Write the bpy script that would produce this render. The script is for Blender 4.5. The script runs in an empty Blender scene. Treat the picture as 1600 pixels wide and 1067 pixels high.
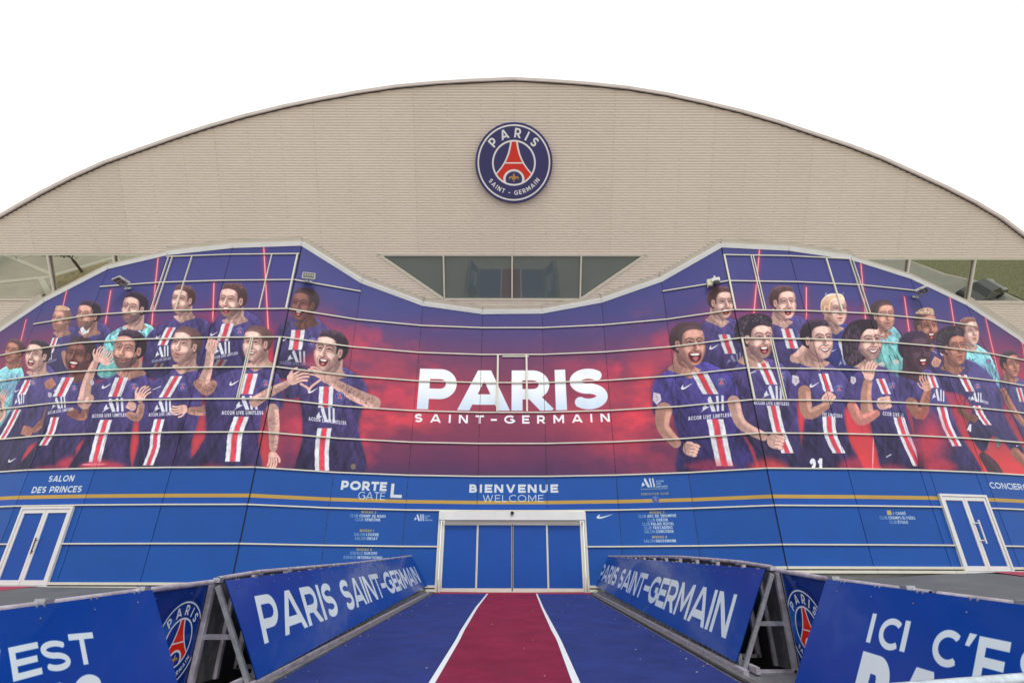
import bpy, bmesh, math, random
import numpy as np
from mathutils import Vector, Matrix

random.seed(7)
RNG = np.random.default_rng(11)
scene = bpy.context.scene
COL = scene.collection

# ------------------------------------------------------------------ camera
EYE = 1.5                       # eye height above the street
F, PITCH, ROLL = 800.0, 0.43270, 0.00162
CP, SP = math.cos(PITCH), math.sin(PITCH)
CR, SR = math.cos(ROLL), math.sin(ROLL)
cam_data = bpy.data.cameras.new("camera")
cam_data.lens = 18.0
cam_data.sensor_width = 36.0
cam_data.clip_start = 0.05
cam_data.clip_end = 900.0
camera = bpy.data.objects.new("camera", cam_data)
COL.objects.link(camera)
R_ = Vector((CR, -SR * SP, SR * CP))
U_ = Vector((-SR, -CR * SP, CR * CP))
F_ = Vector((0, CP, SP))
camera.matrix_world = Matrix(((R_.x, U_.x, -F_.x, 0), (R_.y, U_.y, -F_.y, 0), (R_.z, U_.z, -F_.z, EYE), (0, 0, 0, 1)))
scene.camera = camera

# ------------------------------------------------------------------ light: bright overcast
SUN_EL, SUN_AZ = math.radians(52), math.radians(12)      # azimuth from -Y (behind the viewer) towards +X
world = bpy.data.worlds.new("World")
scene.world = world
world.use_nodes = True
wn, wl = world.node_tree.nodes, world.node_tree.links
wn.clear()
w_out = wn.new('ShaderNodeOutputWorld')
w_bg = wn.new('ShaderNodeBackground')
w_sky = wn.new('ShaderNodeTexSky')
w_sky.sky_type = 'NISHITA'
w_sky.sun_disc = False
w_sky.sun_elevation = SUN_EL
w_sky.sun_rotation = math.pi - SUN_AZ
w_sky.dust_density = 4.0
w_hsv = wn.new('ShaderNodeHueSaturation')
w_hsv.inputs['Saturation'].default_value = 0.12
w_mix = wn.new('ShaderNodeMix')
w_mix.data_type = 'RGBA'
w_mix.inputs[0].default_value = 0.80                    # cloud cover hides most of the blue
w_mix.inputs[7].default_value = (8.9, 9.05, 9.0, 1)
wl.new(w_sky.outputs[0], w_hsv.inputs['Color'])
wl.new(w_hsv.outputs[0], w_mix.inputs[6])
wl.new(w_mix.outputs[2], w_bg.inputs[0])
w_bg.inputs[1].default_value = 0.15
wl.new(w_bg.outputs[0], w_out.inputs[0])

sun_data = bpy.data.lights.new("sun", 'SUN')
sun_data.energy = 1.5
sun_data.angle = math.radians(12)
sun_data.color = (1.0, 0.96, 0.9)
sun = bpy.data.objects.new("sun", sun_data)
COL.objects.link(sun)
sun_dir = Vector((math.sin(SUN_AZ) * math.cos(SUN_EL), -math.cos(SUN_AZ) * math.cos(SUN_EL), math.sin(SUN_EL)))
sun.rotation_euler = sun_dir.to_track_quat('Z', 'Y').to_euler()

scene.view_settings.view_transform = 'Standard'
scene.view_settings.look = 'None'
scene.view_settings.exposure = 0.0
scene.view_settings.gamma = 1.0
scene.view_settings.use_curve_mapping = False

# ------------------------------------------------------------------ helpers
def tag(o, label=None, cat=None, group=None, kind=None):
    if label: o['label'] = label
    if cat: o['category'] = cat
    if group: o['group'] = group
    if kind: o['kind'] = kind
    return o

def empty(name, loc=(0, 0, 0), rz=0.0):
    o = bpy.data.objects.new(name, None)
    o.empty_display_size = 0.3
    COL.objects.link(o)
    o.location = loc
    o.rotation_euler = (0, 0, rz)
    return o

def mesh_obj(name, verts, faces, mat, parent=None, uvs=None, smooth=False):
    me = bpy.data.meshes.new(name)
    me.from_pydata([tuple(v) for v in verts], [], faces)
    if uvs is not None:
        uvl = me.uv_layers.new(name="UVMap")
        k = 0
        flat = []
        for f in faces:
            for vi in f:
                flat.extend(uvs[vi])
        uvl.data.foreach_set('uv', flat)
    me.materials.append(mat)
    if smooth:
        me.polygons.foreach_set('use_smooth', [True] * len(me.polygons))
    me.update()
    o = bpy.data.objects.new(name, me)
    COL.objects.link(o)
    if parent is not None:
        o.parent = parent
    return o

class MB:
    def __init__(s): s.v, s.f = [], []
    def add(s, vs, fs):
        b = len(s.v)
        s.v += [tuple(v) for v in vs]
        s.f += [tuple(b + i for i in f) for f in fs]
        return s
    def box(s, c, ax, ay, az, bev=0.0):
        """box from centre c and three half-axis vectors"""
        c, ax, ay, az = Vector(c), Vector(ax), Vector(ay), Vector(az)
        vs = [c + sx * ax + sy * ay + sz * az for sz in (-1, 1) for sy in (-1, 1) for sx in (-1, 1)]
        return s.add(vs, [(0, 2, 3, 1), (4, 5, 7, 6), (0, 1, 5, 4), (2, 6, 7, 3), (0, 4, 6, 2), (1, 3, 7, 5)])
    def abox(s, x0, x1, y0, y1, z0, z1):
        return s.box(((x0 + x1) / 2, (y0 + y1) / 2, (z0 + z1) / 2), ((x1 - x0) / 2, 0, 0), (0, (y1 - y0) / 2, 0), (0, 0, (z1 - z0) / 2))
    def bar(s, a, b, w, h, up=(0, 0, 1)):
        a, b = Vector(a), Vector(b)
        d = b - a
        L = d.length
        d.normalize()
        side = d.cross(Vector(up))
        if side.length < 1e-4: side = d.cross(Vector((0, 1, 0)))
        side.normalize()
        u = side.cross(d)
        return s.box((a + b) / 2, d * L / 2, side * w / 2, u * h / 2)
    def tube(s, pts, r, n=12, hollow=False):
        pts = [Vector(p) for p in pts]
        rings = []
        for i, p in enumerate(pts):
            d = (pts[min(i + 1, len(pts) - 1)] - pts[max(i - 1, 0)]).normalized()
            a = d.cross(Vector((0, 0, 1)))
            if a.length < 1e-3: a = d.cross(Vector((1, 0, 0)))
            a.normalize()
            b = a.cross(d)
            rings.append([p + r * (math.cos(t) * a + math.sin(t) * b) for t in (2 * math.pi * k / n for k in range(n))])
        vs = [v for ring in rings for v in ring]
        fs = []
        for i in range(len(pts) - 1):
            for k in range(n):
                k2 = (k + 1) % n
                fs.append((i * n + k, (i + 1) * n + k, (i + 1) * n + k2, i * n + k2))
        if not hollow:
            fs.append(tuple(range(n)))
            fs.append(tuple(reversed(range((len(pts) - 1) * n, len(pts) * n))))
        s.add(vs, fs)
        if hollow:
            for idx, inward in ((0, 1), (len(pts) - 1, -1)):
                p = pts[idx]
                d = (pts[1] - pts[0]).normalized() if idx == 0 else (pts[-1] - pts[-2]).normalized()
                ring = rings[idx]
                inner = [p + (v - p) * 0.8 for v in ring]
                deep = [v + d * inward * 0.25 for v in inner]
                f2 = []
                for k in range(n):
                    k2 = (k + 1) % n
                    f2.append((k, k2, n + k2, n + k))
                    f2.append((n + k, n + k2, 2 * n + k2, 2 * n + k))
                s.add(ring + inner + deep, f2)
        return s
    def build(s, name, mat, parent=None, smooth=False):
        return mesh_obj(name, s.v, s.f, mat, parent, None, smooth)

def srgb(r, g, b):
    def c(x):
        x /= 255.0
        return x / 12.92 if x <= 0.04045 else ((x + 0.055) / 1.055) ** 2.4
    return (c(r), c(g), c(b))

def mat(name, col, rough=0.5, metal=0.0, var=0.08, scale=3.0, bump=0.0, bscale=60.0, coat=0.0, spec=0.5, dirt=None, objvar=0.0):
    m = bpy.data.materials.new(name)
    m.use_nodes = True
    n, l = m.node_tree.nodes, m.node_tree.links
    b = n['Principled BSDF']
    b.inputs['Roughness'].default_value = rough
    b.inputs['Metallic'].default_value = metal
    b.inputs['Coat Weight'].default_value = coat
    b.inputs['Coat Roughness'].default_value = 0.04
    b.inputs['Specular IOR Level'].default_value = spec
    tc = n.new('ShaderNodeTexCoord')
    nz = n.new('ShaderNodeTexNoise')
    nz.inputs['Scale'].default_value = scale
    nz.inputs['Detail'].default_value = 6
    nz.inputs['Roughness'].default_value = 0.62
    l.new(tc.outputs['Object'], nz.inputs['Vector'])
    ramp = n.new('ShaderNodeMapRange')
    ramp.inputs[1].default_value = 0.3
    ramp.inputs[2].default_value = 0.7
    ramp.inputs[3].default_value = 1 - var
    ramp.inputs[4].default_value = 1 + var
    l.new(nz.outputs[0], ramp.inputs[0])
    mul = n.new('ShaderNodeMix')
    mul.data_type = 'RGBA'
    mul.blend_type = 'MULTIPLY'
    mul.inputs[0].default_value = 1.0
    mul.inputs[6].default_value = (*col[:3], 1)
    l.new(ramp.outputs[0], mul.inputs[7])
    last = mul.outputs[2]
    if dirt:
        nz2 = n.new('ShaderNodeTexNoise')
        nz2.inputs['Scale'].default_value = dirt[1]
        nz2.inputs['Detail'].default_value = 8
        l.new(tc.outputs['Object'], nz2.inputs['Vector'])
        mr = n.new('ShaderNodeMapRange')
        mr.inputs[1].default_value = 0.52
        mr.inputs[2].default_value = 0.75
        mr.inputs[4].default_value = dirt[2]
        l.new(nz2.outputs[0], mr.inputs[0])
        mx = n.new('ShaderNodeMix')
        mx.data_type = 'RGBA'
        l.new(mr.outputs[0], mx.inputs[0])
        l.new(last, mx.inputs[6])
        mx.inputs[7].default_value = (*dirt[0], 1)
        last = mx.outputs[2]
    if objvar:
        oi = n.new('ShaderNodeObjectInfo')
        mr = n.new('ShaderNodeMapRange')
        mr.inputs[3].default_value = 1 - objvar
        mr.inputs[4].default_value = 1 + objvar
        l.new(oi.outputs['Random'], mr.inputs[0])
        mx = n.new('ShaderNodeMix')
        mx.data_type = 'RGBA'
        mx.blend_type = 'MULTIPLY'
        mx.inputs[0].default_value = 1
        l.new(last, mx.inputs[6])
        l.new(mr.outputs[0], mx.inputs[7])
        last = mx.outputs[2]
    l.new(last, b.inputs['Base Color'])
    rr = n.new('ShaderNodeMapRange')
    rr.inputs[3].default_value = 0.0 if rough < .03 else max(0.02, rough - 0.08)
    rr.inputs[4].default_value = rough if rough < .03 else min(1.0, rough + 0.08)
    l.new(nz.outputs[0], rr.inputs[0])
    l.new(rr.outputs[0], b.inputs['Roughness'])
    if bump:
        nb = n.new('ShaderNodeTexNoise')
        nb.inputs['Scale'].default_value = bscale
        nb.inputs['Detail'].default_value = 4
        l.new(tc.outputs['Object'], nb.inputs['Vector'])
        bp = n.new('ShaderNodeBump')
        bp.inputs['Strength'].default_value = bump
        bp.inputs['Distance'].default_value = 0.02
        l.new(nb.outputs[0], bp.inputs['Height'])
        l.new(bp.outputs[0], b.inputs['Normal'])
    return m

def print_mat(name, img, rough=0.35, coat=0.0, gain=1.0, spec=0.5, wave=0.0, objvar=0.02):
    """a printed film: the picture is drawn by this script, wear and sheen come from nodes"""
    m = bpy.data.materials.new(name)
    m.use_nodes = True
    n, l = m.node_tree.nodes, m.node_tree.links
    b = n['Principled BSDF']
    tx = n.new('ShaderNodeTexImage')
    tx.image = img
    tx.interpolation = 'Cubic'
    tx.extension = 'EXTEND'
    tc = n.new('ShaderNodeTexCoord')
    l.new(tc.outputs['UV'], tx.inputs['Vector'])
    nz = n.new('ShaderNodeTexNoise')
    nz.inputs['Scale'].default_value = 1.3
    nz.inputs['Detail'].default_value = 7
    l.new(tc.outputs['Object'], nz.inputs['Vector'])
    mr = n.new('ShaderNodeMapRange')
    mr.inputs[1].default_value = 0.3
    mr.inputs[2].default_value = 0.7
    mr.inputs[3].default_value = 0.94 * gain
    mr.inputs[4].default_value = 1.04 * gain
    l.new(nz.outputs[0], mr.inputs[0])
    oi = n.new('ShaderNodeObjectInfo')
    mo = n.new('ShaderNodeMapRange')
    mo.inputs[3].default_value = 1 - objvar
    mo.inputs[4].default_value = 1 + objvar
    l.new(oi.outputs['Random'], mo.inputs[0])
    mm = n.new('ShaderNodeMath')
    mm.operation = 'MULTIPLY'
    l.new(mr.outputs[0], mm.inputs[0])
    l.new(mo.outputs[0], mm.inputs[1])
    mul = n.new('ShaderNodeMix')
    mul.data_type = 'RGBA'
    mul.blend_type = 'MULTIPLY'
    mul.inputs[0].default_value = 1.0
    l.new(tx.outputs[0], mul.inputs[6])
    l.new(mm.outputs[0], mul.inputs[7])
    l.new(mul.outputs[2], b.inputs['Base Color'])
    rr = n.new('ShaderNodeMapRange')
    rr.inputs[3].default_value = max(0.03, rough - 0.1)
    rr.inputs[4].default_value = rough + 0.1
    l.new(nz.outputs[0], rr.inputs[0])
    l.new(rr.outputs[0], b.inputs['Roughness'])
    b.inputs['Coat Weight'].default_value = coat
    b.inputs['Coat Roughness'].default_value = 0.03
    b.inputs['Specular IOR Level'].default_value = spec
    if wave:
        nw = n.new('ShaderNodeTexNoise')
        nw.inputs['Scale'].default_value = 1.6
        nw.inputs['Detail'].default_value = 1.5
        l.new(tc.outputs['Object'], nw.inputs['Vector'])
        bp = n.new('ShaderNodeBump')
        bp.inputs['Strength'].default_value = wave
        bp.inputs['Distance'].default_value = 0.12
        l.new(nw.outputs[0], bp.inputs['Height'])
        l.new(bp.outputs[0], b.inputs['Normal'])
        l.new(bp.outputs[0], b.inputs['Coat Normal'])
    return m

# ------------------------------------------------------------------ plan of the building (metres; heights over the street)
A_UP = 0.621576                        # the grey shell leans out by this angle
UP0_Y, UP0_Z = 22.47, 11.954 + EYE
SA, CA = math.sin(A_UP), math.cos(A_UP)
PLAN = [(-29.3, 24.7), (-26.3, 23.3), (-23.05, 22.15), (-19.68, 21.21), (-16.69, 20.82), (-13.51, 20.62), (-10.17, 20.55),
        (-7.37, 21.60), (-4.41, 22.24), (-1.46, 22.48), (1.49, 22.46), (4.42, 22.14), (7.31, 21.54), (10.11, 20.58),
        (13.37, 20.67), (16.43, 20.92), (19.47, 21.45), (22.42, 22.2), (25.3, 23.2), (28.3, 24.6)]
PLAN = [Vector((x, y)) for x, y in PLAN]
NF = len(PLAN) - 1
S_AT = [0.0]
for i in range(NF): S_AT.append(S_AT[-1] + (PLAN[i + 1] - PLAN[i]).length)
S_TOT = S_AT[-1]
LV = [z + EYE for z in (1.16, 2.56, 3.97, 5.39, 6.81, 8.24, 9.66, 11.08, 12.61, 14.06)]   # rail heights
Z_MID = LV[2]

def v_of_y(y): return (UP0_Y - y) / SA
def up_pt(x, v, off=0.0):
    """point of the leaning shell: x along, v up the slope, off outwards"""
    return Vector((x, UP0_Y - v * SA - off * CA, UP0_Z + v * CA - off * SA))
def top_z(i): return UP0_Z + v_of_y(PLAN[i].y) * CA

def ray(px, py):
    x, y = (px - 800) / F, -(py - 533.5) / F
    X, y2 = CR * x - SR * y, SR * x + CR * y
    return Vector((X, CP - y2 * SP, SP + y2 * CP))
def at_y(px, py, Y):
    d = ray(px, py)
    return d * (Y / d.y) + Vector((0, 0, EYE))
def at_x(px, py, X):
    d = ray(px, py)
    return d * (X / d.x) + Vector((0, 0, EYE))
_cache = {}
def wall_sz(px, py):
    """photo point -> (distance along the facade, height, facet)"""
    key = (px, py)
    if key in _cache: return _cache[key]
    d = ray(px, py)
    ang = d.x / d.y
    k = NF - 1
    for i in range(NF):
        if ang <= PLAN[i + 1].x / PLAN[i + 1].y:
            k = i
            break
    P, Q = PLAN[k], PLAN[k + 1]
    e = Q - P
    # P + t e = s (d.x, d.y)
    det = e.x * (-d.y) - e.y * (-d.x)
    t = (-P.x * (-d.y) + P.y * (-d.x)) / det
    X = P.x + t * e.x
    s = X / d.x if abs(d.x) > 1e-6 else (P.y + t * e.y) / d.y
    r = (S_AT[k] + t * e.length, s * d.z + EYE, k)
    _cache[key] = r
    return r
# ------------------------------------------------------------------ a small painter for the printed surfaces
def vnoise(h, w, cell, octaves=4, seed=0, sx=1.0, sy=1.0):
    rg = np.random.default_rng(seed)
    out = np.zeros((h, w), np.float32)
    amp, tot = 1.0, 0.0
    for o in range(octaves):
        cy, cx = max(cell * sy / 2 ** o, 1.5), max(cell * sx / 2 ** o, 1.5)
        gh, gw = int(h / cy) + 3, int(w / cx) + 3
        g = rg.random((gh, gw)).astype(np.float32)
        yy = np.arange(h, dtype=np.float32) / cy
        xx = np.arange(w, dtype=np.float32) / cx
        yi, xi = yy.astype(int), xx.astype(int)
        fy, fx = (yy - yi), (xx - xi)
        fy = (fy * fy * (3 - 2 * fy))[:, None]
        fx = (fx * fx * (3 - 2 * fx))[None]
        a = g[yi][:, xi]; b = g[yi][:, xi + 1]; c = g[yi + 1][:, xi]; d = g[yi + 1][:, xi + 1]
        out += amp * ((a * (1 - fx) + b * fx) * (1 - fy) + (c * (1 - fx) + d * fx) * fy)
        tot += amp
        amp *= 0.55
    return out / tot

def spline(pts, n=5, closed=True):
    P = np.array(pts, float)
    N = len(P)
    out = []
    rng = range(N) if closed else range(N - 1)
    for i in rng:
        if closed:
            p0, p1, p2, p3 = P[(i - 1) % N], P[i], P[(i + 1) % N], P[(i + 2) % N]
        else:
            p0, p1, p2, p3 = P[max(i - 1, 0)], P[i], P[i + 1], P[min(i + 2, N - 1)]
        for k in range(n):
            t = k / n
            out.append(0.5 * ((2 * p1) + (-p0 + p2) * t + (2 * p0 - 5 * p1 + 4 * p2 - p3) * t * t + (-p0 + 3 * p1 - 3 * p2 + p3) * t ** 3))
    if not closed: out.append(P[-1])
    return np.array(out)

class Canvas:
    def __init__(s, w, h, col):
        s.w, s.h = w, h
        s.a = np.empty((h, w, 3), np.float32)
        s.a[:] = np.array(col, np.float32) / 255.0
    def bbox(s, pts, pad):
        x0, y0 = pts.min(0) - pad
        x1, y1 = pts.max(0) + pad
        x0, y0 = max(int(x0), 0), max(int(y0), 0)
        x1, y1 = min(int(x1) + 2, s.w), min(int(y1) + 2, s.h)
        return x0, y0, x1, y1
    def put(s, x0, y0, x1, y1, alpha, col):
        reg = s.a[y0:y1, x0:x1]
        if isinstance(col, np.ndarray) and col.ndim == 3: c = col
        else: c = np.array(col, np.float32) / 255.0
        reg += alpha[..., None] * (c - reg)
    def sd_poly(s, pts, x0, y0, x1, y1):
        X = np.arange(x0, x1, dtype=np.float32)[None, :] + 0.5
        Y = np.arange(y0, y1, dtype=np.float32)[:, None] + 0.5
        d2 = np.full((y1 - y0, x1 - x0), 1e9, np.float32)
        ins = np.zeros_like(d2, bool)
        n = len(pts)
        for i in range(n):
            ax, ay = pts[i]
            bx, by = pts[(i + 1) % n]
            ex, ey = bx - ax, by - ay
            L = ex * ex + ey * ey
            if L < 1e-9: continue
            wx, wy = X - ax, Y - ay
            t = np.clip((wx * ex + wy * ey) / L, 0, 1)
            d2 = np.minimum(d2, (wx - t * ex) ** 2 + (wy - t * ey) ** 2)
            if ay != by:
                c = ((ay > Y) != (by > Y)) & (X < ex * (Y - ay) / (by - ay) + ax)
                ins ^= c
        d = np.sqrt(d2)
        return np.where(ins, -d, d)
    def poly(s, pts, col, alpha=1.0, soft=0.8, fold=0.0, fseed=None, rim=None, grad=None):
        pts = np.asarray(pts, float)
        b = s.bbox(pts, soft + 1)
        x0, y0, x1, y1 = b
        if x1 <= x0 or y1 <= y0: return
        d = s.sd_poly(pts, *b)
        m = np.clip(0.5 - d / (2 * soft), 0, 1)
        if soft > 3: m = m * m * (3 - 2 * m)
        c = np.array(col, np.float32) / 255.0
        if fold or rim or grad:
            c = np.broadcast_to(c, (y1 - y0, x1 - x0, 3)).copy()
            if fold:
                nz = FOLD[y0:y1, x0:x1] if FOLD.shape[0] >= y1 and FOLD.shape[1] >= x1 else 0.5
                c *= (1 + fold * (nz[..., None] - 0.5) * 2)
            if grad:      # (gx, gy, amount): brighter towards (gx, gy)
                X = np.linspace(-1, 1, x1 - x0, dtype=np.float32)[None, :]
                Y = np.linspace(-1, 1, y1 - y0, dtype=np.float32)[:, None]
                c *= np.clip(1 + grad[2] * (grad[0] * X + grad[1] * Y), 0.2, 2.5)[..., None]
            if rim:       # (width, gain)
                c *= (1 + rim[1] * np.clip(1 + d / rim[0], 0, 1))[..., None]
            c = np.clip(c, 0, 1)
            s.put(x0, y0, x1, y1, m * alpha, c)
        else:
            s.put(x0, y0, x1, y1, m * alpha, np.broadcast_to(c, (y1 - y0, x1 - x0, 3)))
    def line(s, pts, w, col, alpha=1.0, soft=0.7):
        pts = np.asarray(pts, float)
        b = s.bbox(pts, w + soft + 1)
        x0, y0, x1, y1 = b
        if x1 <= x0 or y1 <= y0: return
        X = np.arange(x0, x1, dtype=np.float32)[None, :] + 0.5
        Y = np.arange(y0, y1, dtype=np.float32)[:, None] + 0.5
        d2 = np.full((y1 - y0, x1 - x0), 1e9, np.float32)
        for i in range(len(pts) - 1):
            ax, ay = pts[i]
            ex, ey = pts[i + 1] - pts[i]
            L = ex * ex + ey * ey + 1e-9
            t = np.clip(((X - ax) * ex + (Y - ay) * ey) / L, 0, 1)
            d2 = np.minimum(d2, (X - ax - t * ex) ** 2 + (Y - ay - t * ey) ** 2)
        d = np.sqrt(d2) - w / 2
        m = np.clip(0.5 - d / (2 * soft), 0, 1)
        if soft > 3: m = m * m * (3 - 2 * m)
        s.put(x0, y0, x1, y1, m * alpha, col)
    def local(s, O, U, V, lo, hi, fn, col, alpha=1.0):
        """shape given by a signed distance in a local frame O + a U + b V (canvas pixels)"""
        O, U, V = (np.array(q, float) for q in (O, U, V))
        cs = np.array([O + a * U + b * V for a in (lo[0], hi[0]) for b in (lo[1], hi[1])])
        x0, y0, x1, y1 = s.bbox(cs, 2)
        if x1 <= x0 or y1 <= y0: return
        X = np.arange(x0, x1, dtype=np.float32)[None, :] + 0.5 - O[0]
        Y = np.arange(y0, y1, dtype=np.float32)[:, None] + 0.5 - O[1]
        det = U[0] * V[1] - U[1] * V[0]
        a = (X * V[1] - Y * V[0]) / det
        b = (-X * U[1] + Y * U[0]) / det
        d = fn(a, b)
        px = 1 / math.sqrt(abs(det))
        m = np.clip(0.5 - d / px / 1.3, 0, 1)
        s.put(x0, y0, x1, y1, (m * alpha).astype(np.float32), col)
    def image(s, name):
        img = bpy.data.images.new(name, s.w, s.h)
        buf = np.ones((s.h, s.w, 4), np.float32)
        buf[..., :3] = np.clip(s.a[::-1], 0, 1)
        img.pixels.foreach_set(buf.ravel())
        img.update()
        img.pack()
        return img

# ------------------------------------------------------------------ monoline capitals
def arc(cx, cy, rx, ry, a0, a1, n=14):
    return [(cx + rx * math.cos(math.radians(a0 + (a1 - a0) * k / n)), cy + ry * math.sin(math.radians(a0 + (a1 - a0) * k / n))) for k in range(n + 1)]

def glyph(ch, w):
    h = w / 2
    T, B, M = 1 - h, h, 0.5
    acc = {'É': 'E', 'Ô': 'O', 'È': 'E'}
    base = acc.get(ch, ch)
    g, W = [], 0.7
    if base == 'A':
        W = 0.86
        g = [[(h * 0.9 - .03, -0.05), (W / 2, 1.04)], [(W - h * 0.9 + .03, -0.05), (W / 2, 1.04)], [(0.2, 0.27), (W - 0.2, 0.27)]]
    elif base == 'B':
        W = 0.68
        g = [[(h, 0), (h, 1)], [(h, T), (0.36, T)] + arc(0.36, (T + M) / 2, W - 0.42 - h, (T - M) / 2, 90, -90) + [(h, M)],
             [(h, M), (0.38, M)] + arc(0.38, (B + M) / 2, W - 0.38 - h, (M - B) / 2, 90, -90) + [(h, B)]]
    elif base == 'C':
        W = 0.78
        g = [arc(0.5, 0.5, 0.5 - h, 0.5 - h, 48, 312, 24)]
    elif base == 'D':
        W = 0.8
        g = [[(h, 0), (h, 1)], [(h, T), (0.35, T)] + arc(0.35, 0.5, W - 0.35 - h, T - 0.5, 90, -90, 20) + [(h, B)]]
    elif base == 'E':
        W = 0.6
        g = [[(h, 0), (h, 1)], [(h, T), (W, T)], [(h, M), (W - .05, M)], [(h, B), (W, B)]]
    elif base == 'F':
        W = 0.58
        g = [[(h, 0), (h, 1)], [(h, T), (W, T)], [(h, M), (W - .05, M)]]
    elif base == 'G':
        W = 0.86
        g = [arc(0.5, 0.5, 0.5 - h, 0.5 - h, 48, 345, 26), [(W - h - .03, 0.15), (W - h - .03, 0.5), (0.52, 0.5)]]
    elif base == 'H':
        W = 0.74
        g = [[(h, 0), (h, 1)], [(W - h, 0), (W - h, 1)], [(h, M), (W - h, M)]]
    elif base == 'I':
        W = w
        g = [[(h, 0), (h, 1)]]
    elif base == 'J':
        W = 0.55
        g = [[(W - h, 1), (W - h, 0.3)] + arc(W / 2, 0.3, W / 2 - h, 0.3 - h, 0, -170)]
    elif base == 'K':
        W = 0.72
        g = [[(h, 0), (h, 1)], [(h, 0.38), (W - .04, 1.03)], [(0.3, 0.58), (W, -0.03)]]
    elif base == 'L':
        W = 0.56
        g = [[(h, 0), (h, 1)], [(h, B), (W, B)]]
    elif base == 'M':
        W = 0.92
        g = [[(h, 0), (h, 1)], [(W - h, 0), (W - h, 1)], [(h, 1.0), (W / 2, 0.25), (W - h, 1.0)]]
    elif base == 'N':
        W = 0.78
        g = [[(h, 0), (h, 1)], [(W - h, 0), (W - h, 1)], [(h, 1.02), (W - h, -0.02)]]
    elif base == 'O':
        W = 0.98
        g = [arc(0.49, 0.5, 0.49 - h, 0.5 - h, 0, 360, 32)]
    elif base == 'P':
        W = 0.68
        y2 = 0.38
        g = [[(h, 0), (h, 1)], [(h, T), (0.38, T)] + arc(0.38, (T + y2) / 2, W - 0.38 - h, (T - y2) / 2, 90, -90, 18) + [(h, y2)]]
    elif base == 'Q':
        W = 0.98
        g = [arc(0.49, 0.5, 0.49 - h, 0.5 - h, 0, 360, 32), [(0.55, 0.3), (0.92, 0.0)]]
    elif base == 'R':
        W = 0.72
        y2 = 0.4
        g = [[(h, 0), (h, 1)], [(h, T), (0.38, T)] + arc(0.38, (T + y2) / 2, W - 0.41 - h, (T - y2) / 2, 90, -90, 18) + [(h, y2)],
             [(0.36, y2), (W - h * .6, -0.05)]]
    elif base == 'S':
        W = 0.66
        r = (T - M) / 2
        c = W / 2
        g = [arc(c, M + r, c - h, r, 38, 180, 14)[:-1] + arc(c, M + r, c - h, r, 180, 262, 7) + [(c + .05, M)] +
             arc(c, M - r, c - h, r, 75, 0, 7) + arc(c, M - r, c - h, r, 0, -142, 14)[1:]]
    elif base == 'T':
        W = 0.66
        g = [[(W / 2, 0), (W / 2, 1)], [(0, T), (W, T)]]
    elif base == 'U':
        W = 0.74
        g = [[(h, 1), (h, 0.36)] + arc(W / 2, 0.36, W / 2 - h, 0.36 - h, 180, 360, 16) + [(W - h, 1)]]
    elif base == 'V':
        W = 0.82
        g = [[(h * 0.9, 1.05), (W / 2, -0.04)], [(W - h * 0.9, 1.05), (W / 2, -0.04)]]
    elif base == 'W':
        W = 1.2
        g = [[(h * .9, 1.04), (W * .28, -0.04), (W / 2, 0.95), (W * .72, -0.04), (W - h * .9, 1.04)]]
    elif base == 'X':
        W = 0.74
        g = [[(0.04, -.03), (W - .04, 1.03)], [(0.04, 1.03), (W - .04, -.03)]]
    elif base == 'Y':
        W = 0.76
        g = [[(W / 2, 0), (W / 2, 0.42)], [(W / 2, 0.42), (0.03, 1.03)], [(W / 2, 0.42), (W - .03, 1.03)]]
    elif base == 'Z':
        W = 0.66
        g = [[(0, T), (W - .03, T), (0.05, B), (W, B)]]
    elif base == '-':
        W = 0.4
        g = [[(0.0, 0.45), (W, 0.45)]]
    elif base == "'":
        W = 0.2
        g = [[(0.16, 1.03), (0.05, 0.68)]]
    elif base == '.':
        W = 0.2
        g = [[(0.1 - h, h), (0.1 + h, h)]]
    elif base == ' ':
        W = 0.32
    elif base == '0': W = .64; g = [arc(W / 2, 0.5, W / 2 - h, 0.5 - h, 0, 360, 26)]
    elif base == '1': W = .34; g = [[(W - h, 0), (W - h, 1)], [(W - h, T), (0.0, 0.72)]]
    elif base == '2': W = .6; g = [arc(W / 2, 0.68, W / 2 - h, 0.32 - h, 165, -35, 14) + [(h, B), (W, B)]]
    elif base == '3' or base == '5':
        W = .6
        g = [arc(W / 2, 0.72, W / 2 - h, 0.28 - h, 150, -90, 12), arc(W / 2, 0.3, W / 2 - h, 0.3 - h, 90, -150, 12)]
        if base == '5': g = [[(W, T), (h, T), (h, 0.52)], arc(W / 2 - .02, 0.33, W / 2 - h, 0.33 - h, 130, -150, 14)]
    elif base == '4': W = .68; g = [[(0.5, 0), (0.5, 1)], [(0.5, 1.0), (0.04, 0.26), (W, 0.26)]]
    if ch in 'ÉÈ': g.append([(W / 2 - .05, 1.12), (W / 2 + .15, 1.3)])
    if ch == 'Ô': g.append([(W / 2 - .16, 1.1), (W / 2, 1.27), (W / 2 + .16, 1.1)])
    return g, W, (1.35 if ch in 'ÉÈÔ' else 1.0)

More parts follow.
